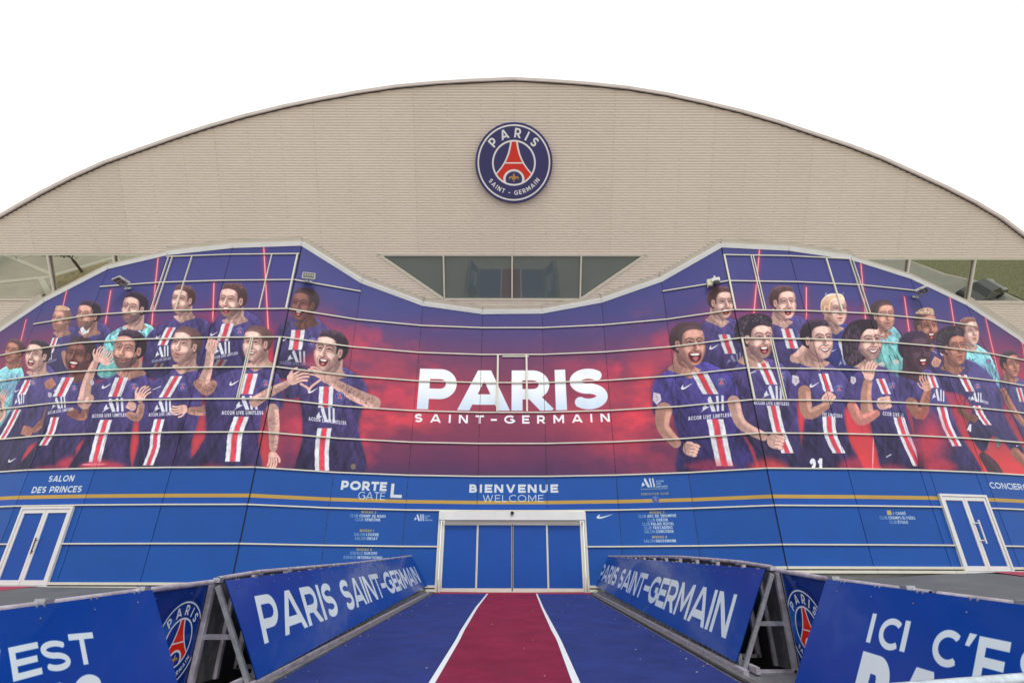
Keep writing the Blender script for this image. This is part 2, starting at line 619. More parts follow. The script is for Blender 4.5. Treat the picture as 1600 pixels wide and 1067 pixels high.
def sd_glyph(lines, w, ymax, a, b):
    d = np.full(np.broadcast(a, b).shape, 9.0, np.float32)
    h = w / 2
    for pl in lines:
        n = len(pl)
        for i in range(n - 1):
            (ax, ay), (bx, by) = pl[i], pl[i + 1]
            L = math.hypot(bx - ax, by - ay)
            if L < 1e-6: continue
            ux, uy = (bx - ax) / L, (by - ay) / L
            al = (a - ax) * ux + (b - ay) * uy
            pe = np.abs(-(a - ax) * uy + (b - ay) * ux) - h
            d = np.minimum(d, np.maximum(pe, np.maximum(-al, al - L)))
        for i in range(1, n - 1):
            d = np.minimum(d, np.sqrt((a - pl[i][0]) ** 2 + (b - pl[i][1]) ** 2) - h)
        if n > 3 and math.hypot(pl[0][0] - pl[-1][0], pl[0][1] - pl[-1][1]) < 1e-4:
            d = np.minimum(d, np.sqrt((a - pl[0][0]) ** 2 + (b - pl[0][1]) ** 2) - h)
    return np.maximum(d, np.maximum(-b, b - ymax))

def widen(g, W, w, k):
    """stretch a letter's skeleton by k without thickening its strokes"""
    if k == 1 or W <= w * 1.02: return g, W
    h = w / 2
    W2 = max(W * k, w * 1.3)
    f = (W2 - w) / (W - w)
    return [[(h + (x - h) * f, y) for x, y in pl] for pl in g], W2

def text_width(txt, w, gap=0.16):
    W = 0
    for ch in txt: W += glyph(ch, w)[1] + gap
    return W - gap

def draw_text(cv, txt, O, U, V, w=0.2, gap=0.16, col=(228, 236, 244), alpha=1.0, cfn=None):
    """O = left end of the base line, U = vector of the whole width, V = vector of the cap height (canvas px)"""
    O, U, V = (np.array(q, float) for q in (O, U, V))
    want = np.linalg.norm(U) / np.linalg.norm(V)
    fixed = gap * (len(txt) - 1) + sum(w for c in txt if c == 'I')
    free = sum(glyph(c, w)[1] for c in txt if c != 'I')
    k = min(max((want - fixed) / free, 0.9), 1.8) if free else 1.0
    gl = [(ch,) + widen(*glyph(ch, w)[:2], w, k) + (glyph(ch, w)[2],) for ch in txt]
    Wt = sum(g[2] for g in gl) + gap * (len(txt) - 1)
    u = U / Wt
    x = 0.0
    for ch, g, W, ym in gl:
        if g:
            cv.local(O + u * x, u, V, (-0.1, -0.1), (W + 0.1, ym + 0.1), lambda a, b: sd_glyph(g, w, ym, a, b), col, alpha)
        x += W + gap

def draw_rich(cv, parts, O, U, V, gap=0.16, alpha=1.0):
    """parts: list of (text, weight, colour), set one after the other over the width U"""
    tot = sum(text_width(t, w, gap) for t, w, c in parts) + (gap + .38) * (len(parts) - 1)
    O, U = np.array(O, float), np.array(U, float)
    x = 0
    for t, w, c in parts:
        W = text_width(t, w, gap)
        draw_text(cv, t, O + U * x / tot, U * W / tot, V, w, gap, c, alpha)
        x += W + gap + .38

# ------------------------------------------------------------------ the round club crest, drawn in a unit disc
def crest(cv, C, ax, ay, detail=True, navy=(52, 50, 108), ring=(240, 240, 242), glow=None, alpha=1.0, clipx=None):
    C, ax, ay = (np.array(q, float) for q in (C, ax, ay))       # ax: right, ay: up (canvas px for radius 1)
    cir = lambda r: (lambda a, b: np.sqrt(a * a + b * b) - r)
    def L(fn, col, r=1.0, al=1.0): cv.local(C, ax, ay, (-r, -r), (r, r), fn, col, alpha * al)
    L(cir(1.0), navy)
    L(cir(0.94), ring)
    L(cir(0.90), navy)
    if glow: 
        L(lambda a, b: np.maximum(np.sqrt(a * a + b * b) - 0.9, np.sqrt((a + .55) ** 2 + (b - .1) ** 2) - 0.5), glow, 1, 0.5)
        L(lambda a, b: np.maximum(np.sqrt(a * a + b * b) - 0.9, np.sqrt((a + .6) ** 2 + (b - .1) ** 2) - 0.3), glow, 1, 0.5)
    L(cir(0.565), ring)
    L(cir(0.52), navy)
    inner = lambda a, b: np.sqrt(a * a + b * b) - 0.55
    def tower(a, b, ex):
        t = np.clip((0.56 - b) / 0.85, 0, 1.3)
        hw = 0.05 + 0.11 * t + 0.30 * t ** 2.6
        return (np.abs(a) - hw - ex) * 0.8
    L(lambda a, b: np.maximum(tower(a, b, 0.045), inner(a, b)), ring, 0.6)
    L(lambda a, b: np.maximum(np.maximum(tower(a, b, 0.0), inner(a, b) + 0.03), b - 0.56), (226, 44, 30) if detail else (215, 60, 70), 0.6)
    L(lambda a, b: np.maximum(np.maximum(np.abs(b) - 0.016, tower(a, b, 0.0)), -0.02 - b), ring, 0.6)
    el = lambda a, b, r: (np.sqrt(a * a + ((b + 0.40) * 1.12) ** 2) - r)
    L(lambda a, b: np.maximum(el(a, b, 0.275), inner(a, b)), ring, 0.6)
    L(lambda a, b: np.maximum(el(a, b, 0.215), inner(a, b) + 0.03), navy, 0.6)
    if detail:
        gold = (206, 150, 62)
        L(lambda a, b: np.abs(a) * 1.0 + np.abs(b + 0.33) * 0.38 - 0.035, gold, 0.6)
        for sx in (-1, 1):
            L(lambda a, b: np.maximum(np.abs(np.sqrt((a - sx * .075) ** 2 + (b + .385) ** 2) - 0.04) - 0.016, -(b + 0.40)), gold, 0.6)
        L(cir(0) if False else (lambda a, b: np.sqrt(a * a + (b + .455) ** 2) - 0.018), gold, 0.6)
        L(lambda a, b: np.maximum(np.abs(a) - 0.05, np.abs(b + .405) - 0.008), gold, 0.6)
    # lettering round the ring
    def ringtext(txt, r, hgt, a0, a1, w, top, gap):
        ws = [glyph(c, w)[1] for c in txt]
        tot = sum(ws) + gap * (len(txt) - 1)
        x = 0
        for ch, W in zip(txt, ws):
            f = (x + W / 2) / tot
            ang = math.radians(a0 + (a1 - a0) * f)
            g, _, ym = glyph(ch, w)
            if top:
                up = np.array((math.cos(ang), math.sin(ang))); rt = np.array((up[1], -up[0]))
            else:
                up = -np.array((math.cos(ang), math.sin(ang))); rt = np.array((up[1], -up[0]))
            base = np.array((math.cos(ang), math.sin(ang))) * r - rt * W / 2 * hgt
            if g:
                to = lambda p: ax * p[0] + ay * p[1]
                cv.local(C + to(base), to(rt * hgt), to(up * hgt), (-.1, -.1), (W + .1, 1.1), lambda a, b: sd_glyph(g, w, ym, a, b), ring, alpha)
            x += W + gap
    if detail:
        ringtext("PARIS", 0.62, 0.235, 145, 36, 0.2, True, 0.34)
        ringtext("SAINT - GERMAIN", 0.80, 0.115, 214, 328, 0.2, False, 0.36)
    else:
        ringtext("PARIS", 0.62, 0.22, 140, 40, 0.22, True, 0.3)

def swoosh_shape(O, U, V):
    O, U, V = (np.array(q, float) for q in (O, U, V))
    p = [(0.0, 0.05), (0.03, -0.1), (0.16, -0.16), (0.45, -0.05), (1.0, 0.38), (0.4, 0.1), (0.22, 0.06), (0.17, 0.14), (0.22, 0.33), (0.12, 0.28)]
    return [O + U * a + V * b for a, b in spline(p, 4)]

def all_mark(cv, O, U, V, col=(232, 238, 245), alpha=1.0):
    """slanted A followed by two bars; O lower left, U width, V height"""
    O, U, V = (np.array(q, float) for q in (O, U, V))
    q = lambda pts: [O + U * a + V * b for a, b in pts]
    cv.poly(q([(0.30, 1.0), (0.40, 1.0), (0.66, 0.0), (0.49, 0.0), (0.27, 0.78)]), col, alpha)
    cv.poly(q([(0.0, 0.0), (0.10, 0.10), (0.38, 0.33), (0.26, 0.36), (0.20, 0.62), (0.08, 0.32), (0.10, 0.18)]), col, alpha)
    cv.poly(q([(0.62, 1.0), (0.73, 1.0), (0.80, 0.0), (0.70, 0.0)]), col, alpha)
    cv.poly(q([(0.84, 1.0), (0.94, 1.0), (1.0, 0.0), (0.90, 0.0)]), col, alpha)
# ------------------------------------------------------------------ the printed mural (drawn once, mapped on all its panels)
RES = 90
MZ1 = 16.75
MW, MH = int(S_TOT * RES), int((MZ1 - Z_MID) * RES)
def _streak(seed, k):
    n = vnoise(MH, MW, 52, 3, seed, sx=0.42, sy=2.2)
    n = 1 - 2.2 * np.abs(n - .5)
    for y in range(MH): n[y] = np.roll(n[y], int(y * k))
    return n
FOLD = np.clip(0.55 * _streak(5, .45) + 0.45 * _streak(6, -.35), 0, 1) * .75 + .25 * vnoise(MH, MW, 90, 3, 7)
FOLD = np.clip((FOLD - FOLD.mean()) * 2.0 + .5, 0, 1).astype(np.float32)
GRAIN = vnoise(MH, MW, 9, 3, 8).astype(np.float32)
cv = Canvas(MW, MH, (80, 60, 100))
KPX = 2.35                                     # canvas pixels per photo pixel, on average
def mp(p):
    s, z, _ = wall_sz(p[0], p[1])
    return (s * RES, (MZ1 - z) * RES)
def M(pts): return np.array([mp(p) for p in pts])

def mural_background():
    Z = MZ1 - (np.arange(MH) + 0.5) / RES - EYE
    stops = [(3.9, (74, 50, 88)), (4.8, (108, 52, 86)), (5.9, (124, 56, 84)), (7.0, (138, 60, 86)), (8.2, (122, 58, 88)), (9.4, (104, 60, 98)),
             (10.6, (78, 62, 116)), (11.9, (64, 66, 128)), (13.3, (62, 64, 128)), (15.5, (60, 62, 124))]
    zs = [q[0] for q in stops]
    c = np.stack([np.interp(Z, zs, [q[1][k] for q in stops]) for k in range(3)], 1) / 255
    cv.a[:] = c[:, None, :]
    n1 = vnoise(MH, MW, 230, 6, 21, sx=1.5)
    n2 = vnoise(MH, MW, 120, 6, 22, sx=1.7)
    X = np.interp((np.arange(MW) + .5) / RES, S_AT, [p.x for p in PLAN])
    zz = Z[:, None]
    # red glow: strong either side of the middle, weaker in the middle and at the far ends
    side = np.exp(-((np.abs(X) - 7.0) / 3.3) ** 2) + 0.75 * np.exp(-((np.abs(X) - 13) / 5.0) ** 2) + 0.16 * np.exp(-(X / 3.5) ** 2)
    side = side[None, :]
    band = np.exp(-((zz - 6.7) / 2.3) ** 2)
    m = np.clip((n1 - 0.42) * 5.5, 0, 1) * band * side
    m = np.clip(m * 1.15, 0, 0.97)[..., None]
    red = np.array((230, 70, 86), np.float32) / 255
    cv.a += m * (red - cv.a)
    m = (np.clip((n2 - 0.50) * 6.5, 0, 1) * np.exp(-((zz - 8.7) / 2.0) ** 2) * np.clip(side, 0, 1) * 0.9)[..., None]
    cv.a += m * (np.array((214, 64, 88), np.float32) / 255 - cv.a)
    m = (np.clip((0.52 - n2) * 3.5, 0, 1) * np.clip((5.6 - zz) / 1.6, 0, 1) * 0.8)[..., None]
    cv.a += m * (np.array((76, 48, 88), np.float32) / 255 - cv.a)
    m = (np.exp(-((zz - 8.3) / 2.3) ** 2) * np.clip((np.abs(X)[None] - 7.5) / 2.5, 0, 1) * (.35 + .65 * np.clip((n2 - .35) * 3, 0, 1)) * .62)[..., None]
    cv.a += m * (np.array((196, 48, 72), np.float32) / 255 - cv.a)
    # lower background between the players: flat warm red
    low = (np.clip((6.6 - zz) / 2.2, 0, 1) * np.clip((np.abs(X)[None] - 9.2) / 0.8, 0, 1))[..., None]
    cv.a += low * 0.85 * (np.array((222, 70, 70), np.float32) / 255 - cv.a)
    # thin vertical stage lights with a red halo
    for top, bot in [((42, 500), (18, 600)), ((106, 452), (80, 560)), ((174, 455), (160, 540)), ((248, 402), (236, 530)), ((335, 443), (333, 505)),
                     ((412, 376), (420, 522)), ((1187, 380), (1176, 505)), ((1259, 450), (1259, 500)), ((1343, 400), (1352, 510)), ((1412, 465), (1421, 530)),
                     ((1483, 465), (1494, 535)), ((1538, 495), (1562, 600)), ((1594, 530), (1606, 600)), ((1364, 672), (1362, 740)), ((1440, 680), (1446, 740))]:
        p = M([top, bot])
        far = bot[1] > 650
        cv.line(p, 6, (222, 52, 76), 0.0 if far else 0.55, 26)
        cv.line(p, 8, (240, 62, 80), 0.3 if far else 0.8, 6)
        cv.line(p, 3.6, (250, 205, 210), 0.85, 1.4)

def fp(pts, col, sm=True, **k):
    if 'fold' in k and k['fold'] < .2: k['fold'] *= 1.6
    if sm: pts = spline(pts, 4)
    cv.poly(M(pts), col, **k)
def fl(pts, w, col, sm=True, **k):
    if sm and len(pts) > 2: pts = spline(pts, 4, closed=False)
    cv.line(M(pts), w * KPX, col, **k)

NAVY = (62, 54, 102)
NAVY_D = (44, 36, 74)
TURQ = (118, 190, 192)
SK_L, SK_M, SK_T, SK_D, SK_X = (226, 180, 168), (205, 152, 136), (178, 120, 104), (128, 82, 76), (80, 54, 72)
H_BLK, H_BRN, H_LBR, H_BLD = (44, 34, 46), (70, 48, 50), (104, 74, 68), (205, 168, 140)

def face(cx, cy, h, yaw, tilt=0.0, skin=SK_L, hair=H_BLK, style='short', beard=0.0, mouth='closed', neck=True, light=1, wd=1.12, chinup=0.0):
    """a printed portrait head seen three-quarter; (cx, cy) its centre, h its height from chin to crown, in photo pixels"""
    r = h / 2
    ct, st = math.cos(math.radians(tilt)), math.sin(math.radians(tilt))
    sg = 1 if yaw >= 0 else -1
    ay = abs(yaw)
    k_ = (ay - .5) * .22                      # features slide with the turn of the head
    def q(pts, f=0.0):
        o = []
        for x, y in pts:
            X = sg * (x + .08 + f * k_) * wd
            o.append((cx + r * (X * ct - y * st), cy + r * (X * st + y * ct)))
        return o
    sk = np.array(skin, float)
    dk, mid = tuple(sk * .50 + np.array((8, 0, 6))), tuple(sk * .80)
    lum = sk.mean() / 190
    hi = tuple(np.minimum(sk * 1.10 + 26 * lum, 250))
    hr = np.array(hair, float)
    hlite = tuple(np.minimum(hr * 1.7 + 18, 225))
    if neck:
        fp(q([(-.60, .15), (.12, .70), (.16, 1.05), (.42, 1.20), (.20, 1.42), (-.05, 1.60), (-.42, 1.40), (-.98, 1.12), (-.74, .85)]), mid, fold=.14, grad=(sg * .6, -.1, .22))
        fp(q([(-.56, .40), (-.10, .72), (.16, .92), (.10, 1.16), (-.22, 1.10), (-.52, .86)]), dk, alpha=.75, soft=4)
        fl(q([(-.36, .8), (-.12, 1.1), (-.04, 1.46)]), 1.6, hi, alpha=.40, soft=2.4)
        fl(q([(.06, 1.05), (-.02, 1.45)]), 1.2, dk, alpha=.55, soft=2)
    if style == 'long':
        fp(q([(.30, -1.02), (-.2, -1.16), (-.8, -.98), (-1.16, -.4), (-1.2, .35), (-1.12, .95), (-.8, 1.25), (-.45, 1.1), (-.1, .8), (.2, .2), (.4, -.5)]), hair)
    back = [(.15, -.98), (-.20, -1.02), (-.58, -.88), (-.82, -.50), (-.84, -.10), (-.70, .22), (-.48, .40), (-.30, 0), (-.1, -.6)]
    fp(q(back), hair if style != 'buzz' else tuple(hr * .75 + sk * .22), soft=1.4, grad=(-sg * .2, -.7, .3))
    outline = [(.04, -.90), (.40, -.82), (.58, -.52), (.62, -.24), (.585, -.10), (.65, .10), (.62, .38), (.52, .68), (.36, .93), (.12, .985), (-.10, .86), (-.38, .56), (-.50, .18), (-.50, -.2), (-.42, -.62), (-.2, -.85)]
    fp(q(outline), tuple(sk * .97), fold=.07, rim=(3.0, -.16), grad=(sg * .55, -.25, .16))
    # broad modelling
    fp(q([(-.52, -.7), (-.26, -.66), (-.20, -.2), (-.14, .15), (-.22, .48), (.04, .84), (-.10, .88), (-.40, .56), (-.52, .15)]), dk, alpha=.46, soft=5.5)
    fp(q([(.60, -.5), (.50, -.4), (.52, -.02), (.58, .1), (.52, .5), (.40, .88), (.56, .7), (.68, .1)]), dk, alpha=.40, soft=2.6)
    fp(q([(-.08, -.70), (.34, -.68), (.44, -.42), (.20, -.36), (-.12, -.42)]), hi, alpha=.62, soft=5)
    fp(q([(-.16, .06), (.08, .08), (.06, .30), (-.12, .34), (-.24, .2)], 1), hi, alpha=.62, soft=4.5)
    fp(q([(.48, .06), (.60, .10), (.56, .28), (.48, .24)], 1), hi, alpha=.5, soft=2)
    fp(q([(.12, .76), (.30, .78), (.28, .90), (.14, .90)], 1), hi, alpha=.45, soft=2.4)
    # eyes
    dy = -.06 * chinup
    squint = mouth in ('open', 'yell', 'smile')
    for ex, ew in ((.02, .16), (.43, .11)):
        fp(q([(ex - ew * 1.2, -.24 + dy), (ex + ew * 1.2, -.24 + dy), (ex + ew, .0 + dy), (ex - ew, .02 + dy)], 1), dk, alpha=.42, soft=3)
        fl(q([(ex - ew * 1.15, -.22 + dy), (ex - ew * .2, -.315 + dy), (ex + ew * 1.1, -.25 + dy)], 1), .062 * r, tuple((hr if hair != H_BLD else np.array(H_LBR)) * .85 + sk * .10), alpha=.72, soft=1.1)
        if not squint: fp(q([(ex - ew * .7, -.10 + dy), (ex, -.14 + dy), (ex + ew * .7, -.10 + dy), (ex, -.065 + dy)], 1), (210, 192, 190), alpha=.75)
        fl(q([(ex + .0, -.105 + dy), (ex + .05, -.105 + dy)], 1), .06 * r, (48, 32, 38), alpha=.85)
        fl(q([(ex - ew * .85, -.095 + dy), (ex, -.15 + dy), (ex + ew * .85, -.10 + dy)], 1), .045 * r, (52, 34, 38), alpha=.85)
        fl(q([(ex - ew * .7, -.01 + dy), (ex, .02 + dy), (ex + ew * .7, .0 + dy)], 1), .035 * r, dk, alpha=.5)
    # nose: shaded near side, lit ridge, nostrils
    fp(q([(.22, -.18 + dy), (.17, .02), (.15, .24), (.25, .31), (.30, .1)], 1), dk, alpha=.55, soft=2.0)
    fl(q([(.28, -.12 + dy), (.34, .06), (.385, .20)], 1), .075 * r, hi, alpha=.85, soft=1.5)
    fl(q([(.17, .28), (.27, .325), (.40, .30)], 1), .055 * r, tuple(sk * .36), alpha=.85)
    mx, my = .25, .53
    if beard:
        fp(q([(-.50, .0), (-.36, .30), (-.06, .40), (.08, .40), (mx, .385), (.42, .40), (.60, .30), (.61, .42), (.51, .70), (.36, .95), (.12, 1.01), (-.12, .89), (-.42, .58)]), tuple(hr * .95 + sk * .08), alpha=min(1, beard * 1.1), soft=2.0)
        fp(q([(mx - .15, .47), (mx + .13, .47), (mx + .10, .62), (mx - .12, .62)], 1), skin, alpha=.6, soft=1.4)
    if mouth in ('open', 'yell'):
        e = 1.0 if mouth == 'open' else 1.32
        fp(q([(mx - .24 * e, my - .13), (mx, my - .17), (mx + .17 * e, my - .13), (mx + .16 * e, my + .14 * e), (mx - .02, my + .27 * e), (mx - .19 * e, my + .16 * e)], 1), tuple(sk * np.array((.70, .45, .45))))
        fp(q([(mx - .20 * e, my - .10), (mx, my - .13), (mx + .14 * e, my - .10), (mx + .13 * e, my + .12 * e), (mx - .02, my + .21 * e), (mx - .16 * e, my + .13 * e)], 1), (70, 24, 32))
        fp(q([(mx - .17 * e, my - .095), (mx, my - .12), (mx + .12 * e, my - .095), (mx + .09 * e, my - .02), (mx - .01, my), (mx - .12 * e, my - .015)], 1), (238, 228, 226))
        fp(q([(mx - .11 * e, my + .10), (mx, my + .05), (mx + .09 * e, my + .10), (mx - .01, my + .19 * e)], 1), (204, 116, 124), alpha=.9)
        fl(q([(.13, .26), (-.03, .40), (-.06, .64)], 1), .055 * r, dk, alpha=.7, soft=1.3)
        fl(q([(.44, .28), (.50, .42), (.49, .60)], 1), .045 * r, dk, alpha=.6, soft=1.2)
        fl(q([(-.20, -.10), (-.30, -.16)], 1), .04 * r, dk, alpha=.5)
    elif mouth == 'smile':
        fp(q([(mx - .24, my - .08), (mx, my - .05), (mx + .19, my - .11), (mx + .12, my + .07), (mx - .08, my + .11)], 1), (92, 36, 42))
        fp(q([(mx - .20, my - .065), (mx, my - .03), (mx + .16, my - .09), (mx + .09, my + .02), (mx - .07, my + .05)], 1), (240, 232, 230))
        fl(q([(.13, .26), (-.04, .38), (-.06, .54)], 1), .055 * r, dk, alpha=.65, soft=1.3)
        fl(q([(.44, .28), (.50, .40), (.48, .5)], 1), .045 * r, dk, alpha=.5, soft=1.2)
    else:
        fp(q([(mx - .17, my), (mx, my - .05), (mx + .13, my - .01), (mx, my + .08)], 1), tuple(sk * np.array((.78, .52, .52))), alpha=.9)
        fl(q([(mx - .18, my + .005), (mx, my + .01), (mx + .14, my - .01)], 1), .04 * r, (80, 38, 44), alpha=.9)
        fp(q([(mx - .12, my + .13), (mx + .12, my + .13), (mx + .08, my + .2), (mx - .08, my + .2)], 1), dk, alpha=.45, soft=1.6)
    # ear
    fp(q([(-.62, -.14), (-.55, -.20), (-.44, -.14), (-.42, .02), (-.48, .20), (-.56, .24), (-.62, .08)]), tuple(sk * .88), rim=(2, -.2))
    fp(q([(-.57, -.10), (-.50, -.12), (-.48, .02), (-.53, .14), (-.57, .02)]), dk, alpha=.7, soft=1.3)
    # hair over the brow, round the ear
    edge = [(.52, -.66), (.40, -.98), (.05, -1.08), (-.45, -1.02), (-.80, -.66), (-.88, -.18), (-.76, .20), (-.64, .26), (-.64, .02), (-.62, -.20), (-.46, -.20), (-.40, .04), (-.34, .02), (-.31, -.40), (-.18, -.62), (.12, -.72), (.34, -.70)]
    if style == 'buzz':
        fp(q(edge), tuple(hr * .80 + sk * .14), alpha=.86, soft=2.6, grad=(sg * .2, -.8, .35))
    elif style == 'mohawk':
        fp(q(edge), tuple(hr * .6 + sk * .3), alpha=.7, soft=2.2)
        fp(q([(.48, -.72), (.46, -1.05), (.15, -1.22), (-.35, -1.18), (-.66, -.95), (-.3, -.86), (.1, -.80)]), H_BLD)
    elif style == 'curly':
        fp(q([(.55, -.60), (.62, -.95), (.30, -1.22), (-.25, -1.28), (-.80, -1.08), (-1.05, -.6), (-1.02, -.05), (-.80, .26), (-.62, .15), (-.62, -.15), (-.44, -.2), (-.36, .0), (-.30, -.42), (-.1, -.62), (.2, -.68)]), hair, soft=2)
    elif style == 'long':
        fp(q([(.50, -.60), (.46, -.98), (.1, -1.14), (-.5, -1.10), (-.98, -.70), (-1.12, 0), (-1.1, .7), (-.85, 1.1), (-.55, .95), (-.48, .4), (-.38, .05), (-.26, -.35), (-.02, -.62), (.25, -.62)]), hair, soft=1.6)
    else:
        fp(q(edge), hair, soft=1.6, rim=(6, .45), grad=(sg * .3, -.9, .30))
        fl(q([(.30, -.98), (-.05, -1.02), (-.4, -.94)]), 2.2, hlite, alpha=.45, soft=3)
    nst = dict(curly=110, curlytop=50, mohawk=40, long=120, short=16).get(style, 0)
    for k in range(nst):
        if style == 'curly': a_ = math.radians(random.uniform(20, 215)); rr_ = random.uniform(.62, 1.02); x, y = -.18 + rr_ * .86 * math.cos(a_), -.32 - rr_ * .88 * math.sin(a_)
        elif style == 'long':
            x, y = random.uniform(-1.1, -.35), random.uniform(-.9, 1.1)
        else: x, y = random.uniform(-.6, .45), random.uniform(-1.12, -.80)
        if style == 'curly' and x > -.32 and y > -.66: continue
        fl(q([(x, y), (x + .05, y - .04), (x + .02, y + (.12 if style == 'long' else .03))]), .045 * r, (240, 225, 205) if style == 'mohawk' and k % 2 else hlite, alpha=.5, soft=1.0)

def limb(pts, ws, skin, tattoo=0.0, shade=1):
    P = spline(pts, 5, closed=False)
    Wd = np.interp(np.linspace(0, 1, len(P)), np.linspace(0, 1, len(ws)), ws)
    d = np.gradient(P, axis=0)
    d /= np.linalg.norm(d, axis=1)[:, None] + 1e-6
    n = np.stack([-d[:, 1], d[:, 0]], 1)
    A, B = P + n * Wd[:, None] / 2, P - n * Wd[:, None] / 2
    poly = np.vstack([A, B[::-1]])
    for P0_, w0 in ((P[0], Wd[0]), (P[-1], Wd[-1])):
        t_ = np.linspace(0, 2 * math.pi, 14)[:-1]
        cv.poly(M(np.stack([P0_[0] + w0 * .5 * np.cos(t_), P0_[1] + w0 * .5 * np.sin(t_)], 1)), tuple(np.array(skin, float) * .82))
    sk = np.array(skin, float)
    cv.poly(M(poly), skin, fold=.10, rim=(3, -.12))
    half = np.vstack([A, (P - n * Wd[:, None] * .1)[::-1]]) if shade > 0 else np.vstack([B, (P + n * Wd[:, None] * .1)[::-1]])
    cv.poly(M(half), tuple(sk * .55), alpha=.45, soft=3.5)
    if tattoo:
        for k in range(int(60 * tattoo)):
            i = random.randrange(1, len(P) - 1)
            o = P[i] + n[i] * Wd[i] * random.uniform(-.4, .4)
            a_ = random.uniform(0, 6.3)
            L = random.uniform(1.5, 3.5)
            cv.line(M([o, o + np.array((math.cos(a_), math.sin(a_))) * L, o + np.array((math.cos(a_ + 1), math.sin(a_ + 1))) * L * 1.2]), 1.4, (84, 60, 66), .42, 1.0)

def fist(cx, cy, r, ang, skin, flip=1):
    """a closed hand: palm, four bent fingers side by side, thumb across"""
    ca, sa = math.cos(math.radians(ang)), math.sin(math.radians(ang))
    def q(pts): return [(cx + r * (x * ca - y * sa * flip), cy + r * (x * sa + y * ca * flip)) for x, y in pts]
    sk = np.array(skin, float)
    fp(q([(-.9, -.6), (.1, -.8), (.7, -.5), (.8, .3), (.3, .8), (-.6, .7), (-1.0, .2)]), tuple(sk * .86), fold=.08)
    for k in range(4):
        y = -.6 + k * .38
        fl(q([(-.05, y), (.55, y - .04), (.86 - .06 * k, y + .08), (.62 - .06 * k, y + .20)]), r * .34, tuple(sk * .55), alpha=.8)
        fl(q([(-.05, y), (.55, y - .04), (.84 - .06 * k, y + .08), (.60 - .06 * k, y + .18)]), r * .25, tuple(np.minimum(sk * 1.05, 250)))
    fl(q([(-.6, -.7), (-.05, -.72), (.35, -.35)]), r * .30, tuple(np.minimum(sk * 1.02, 250)))
    fl(q([(-.5, -.55), (0, -.56), (.3, -.22)]), .5, tuple(sk * .5), alpha=.6)

def hand_open(cx, cy, r, ang, skin, flip=1):
    ca, sa = math.cos(math.radians(ang)), math.sin(math.radians(ang))
    def q(pts): return [(cx + r * (x * ca - y * sa * flip), cy + r * (x * sa + y * ca * flip)) for x, y in pts]
    sk = np.array(skin, float)
    fp(q([(-.7, -.42), (.1, -.5), (.3, 0), (.15, .5), (-.7, .42)]), skin, fold=.08)
    for k, (L, y) in enumerate(((.85, -.40), (1.0, -.13), (.95, .13), (.75, .38))):
        fl(q([(.0, y), (L * .7, y * 1.15 - .05), (L * 1.25, y * 1.1 + .12)]), r * .29, tuple(sk * .55), alpha=.7)
        fl(q([(.0, y), (L * .7, y * 1.15 - .05), (L * 1.2, y * 1.1 + .10)]), r * .21, tuple(np.minimum(sk * 1.04, 250)))
    fl(q([(-.5, -.35), (-.1, -.75), (.35, -.85)]), r * .24, tuple(np.minimum(sk * 1.02, 250)))

WHT, RED = (222, 226, 234), (214, 66, 84)
def stripe(pts, w, dim=1.0, wob=0.35):
    P = spline(pts, 7, closed=False) if len(pts) > 2 else np.array([np.array(pts[0]) + (np.array(pts[1]) - np.array(pts[0])) * t for t in np.linspace(0, 1, 8)])
    j = np.array([math.sin(i * 1.9 + pts[0][0]) * wob for i in range(len(P))])
    L, R = P.copy(), P.copy()
    L[:, 0] -= w / 2 + j; R[:, 0] += w / 2 - j * .6
    cv.poly(M(np.vstack([L, R[::-1]])), tuple(np.array(WHT) * dim), fold=.10)
    L, R = P.copy(), P.copy()
    L[:, 0] -= w * .17 + j * .8; R[:, 0] += w * .17 - j * .8
    cv.poly(M(np.vstack([L, R[::-1]])), tuple(np.array(RED) * dim), fold=.10)
    for s_ in (-1, 1):
        E_ = P.copy(); E_[:, 0] += s_ * w * .19
        cv.line(M(E_), 1.4, (90, 50, 90), .7)

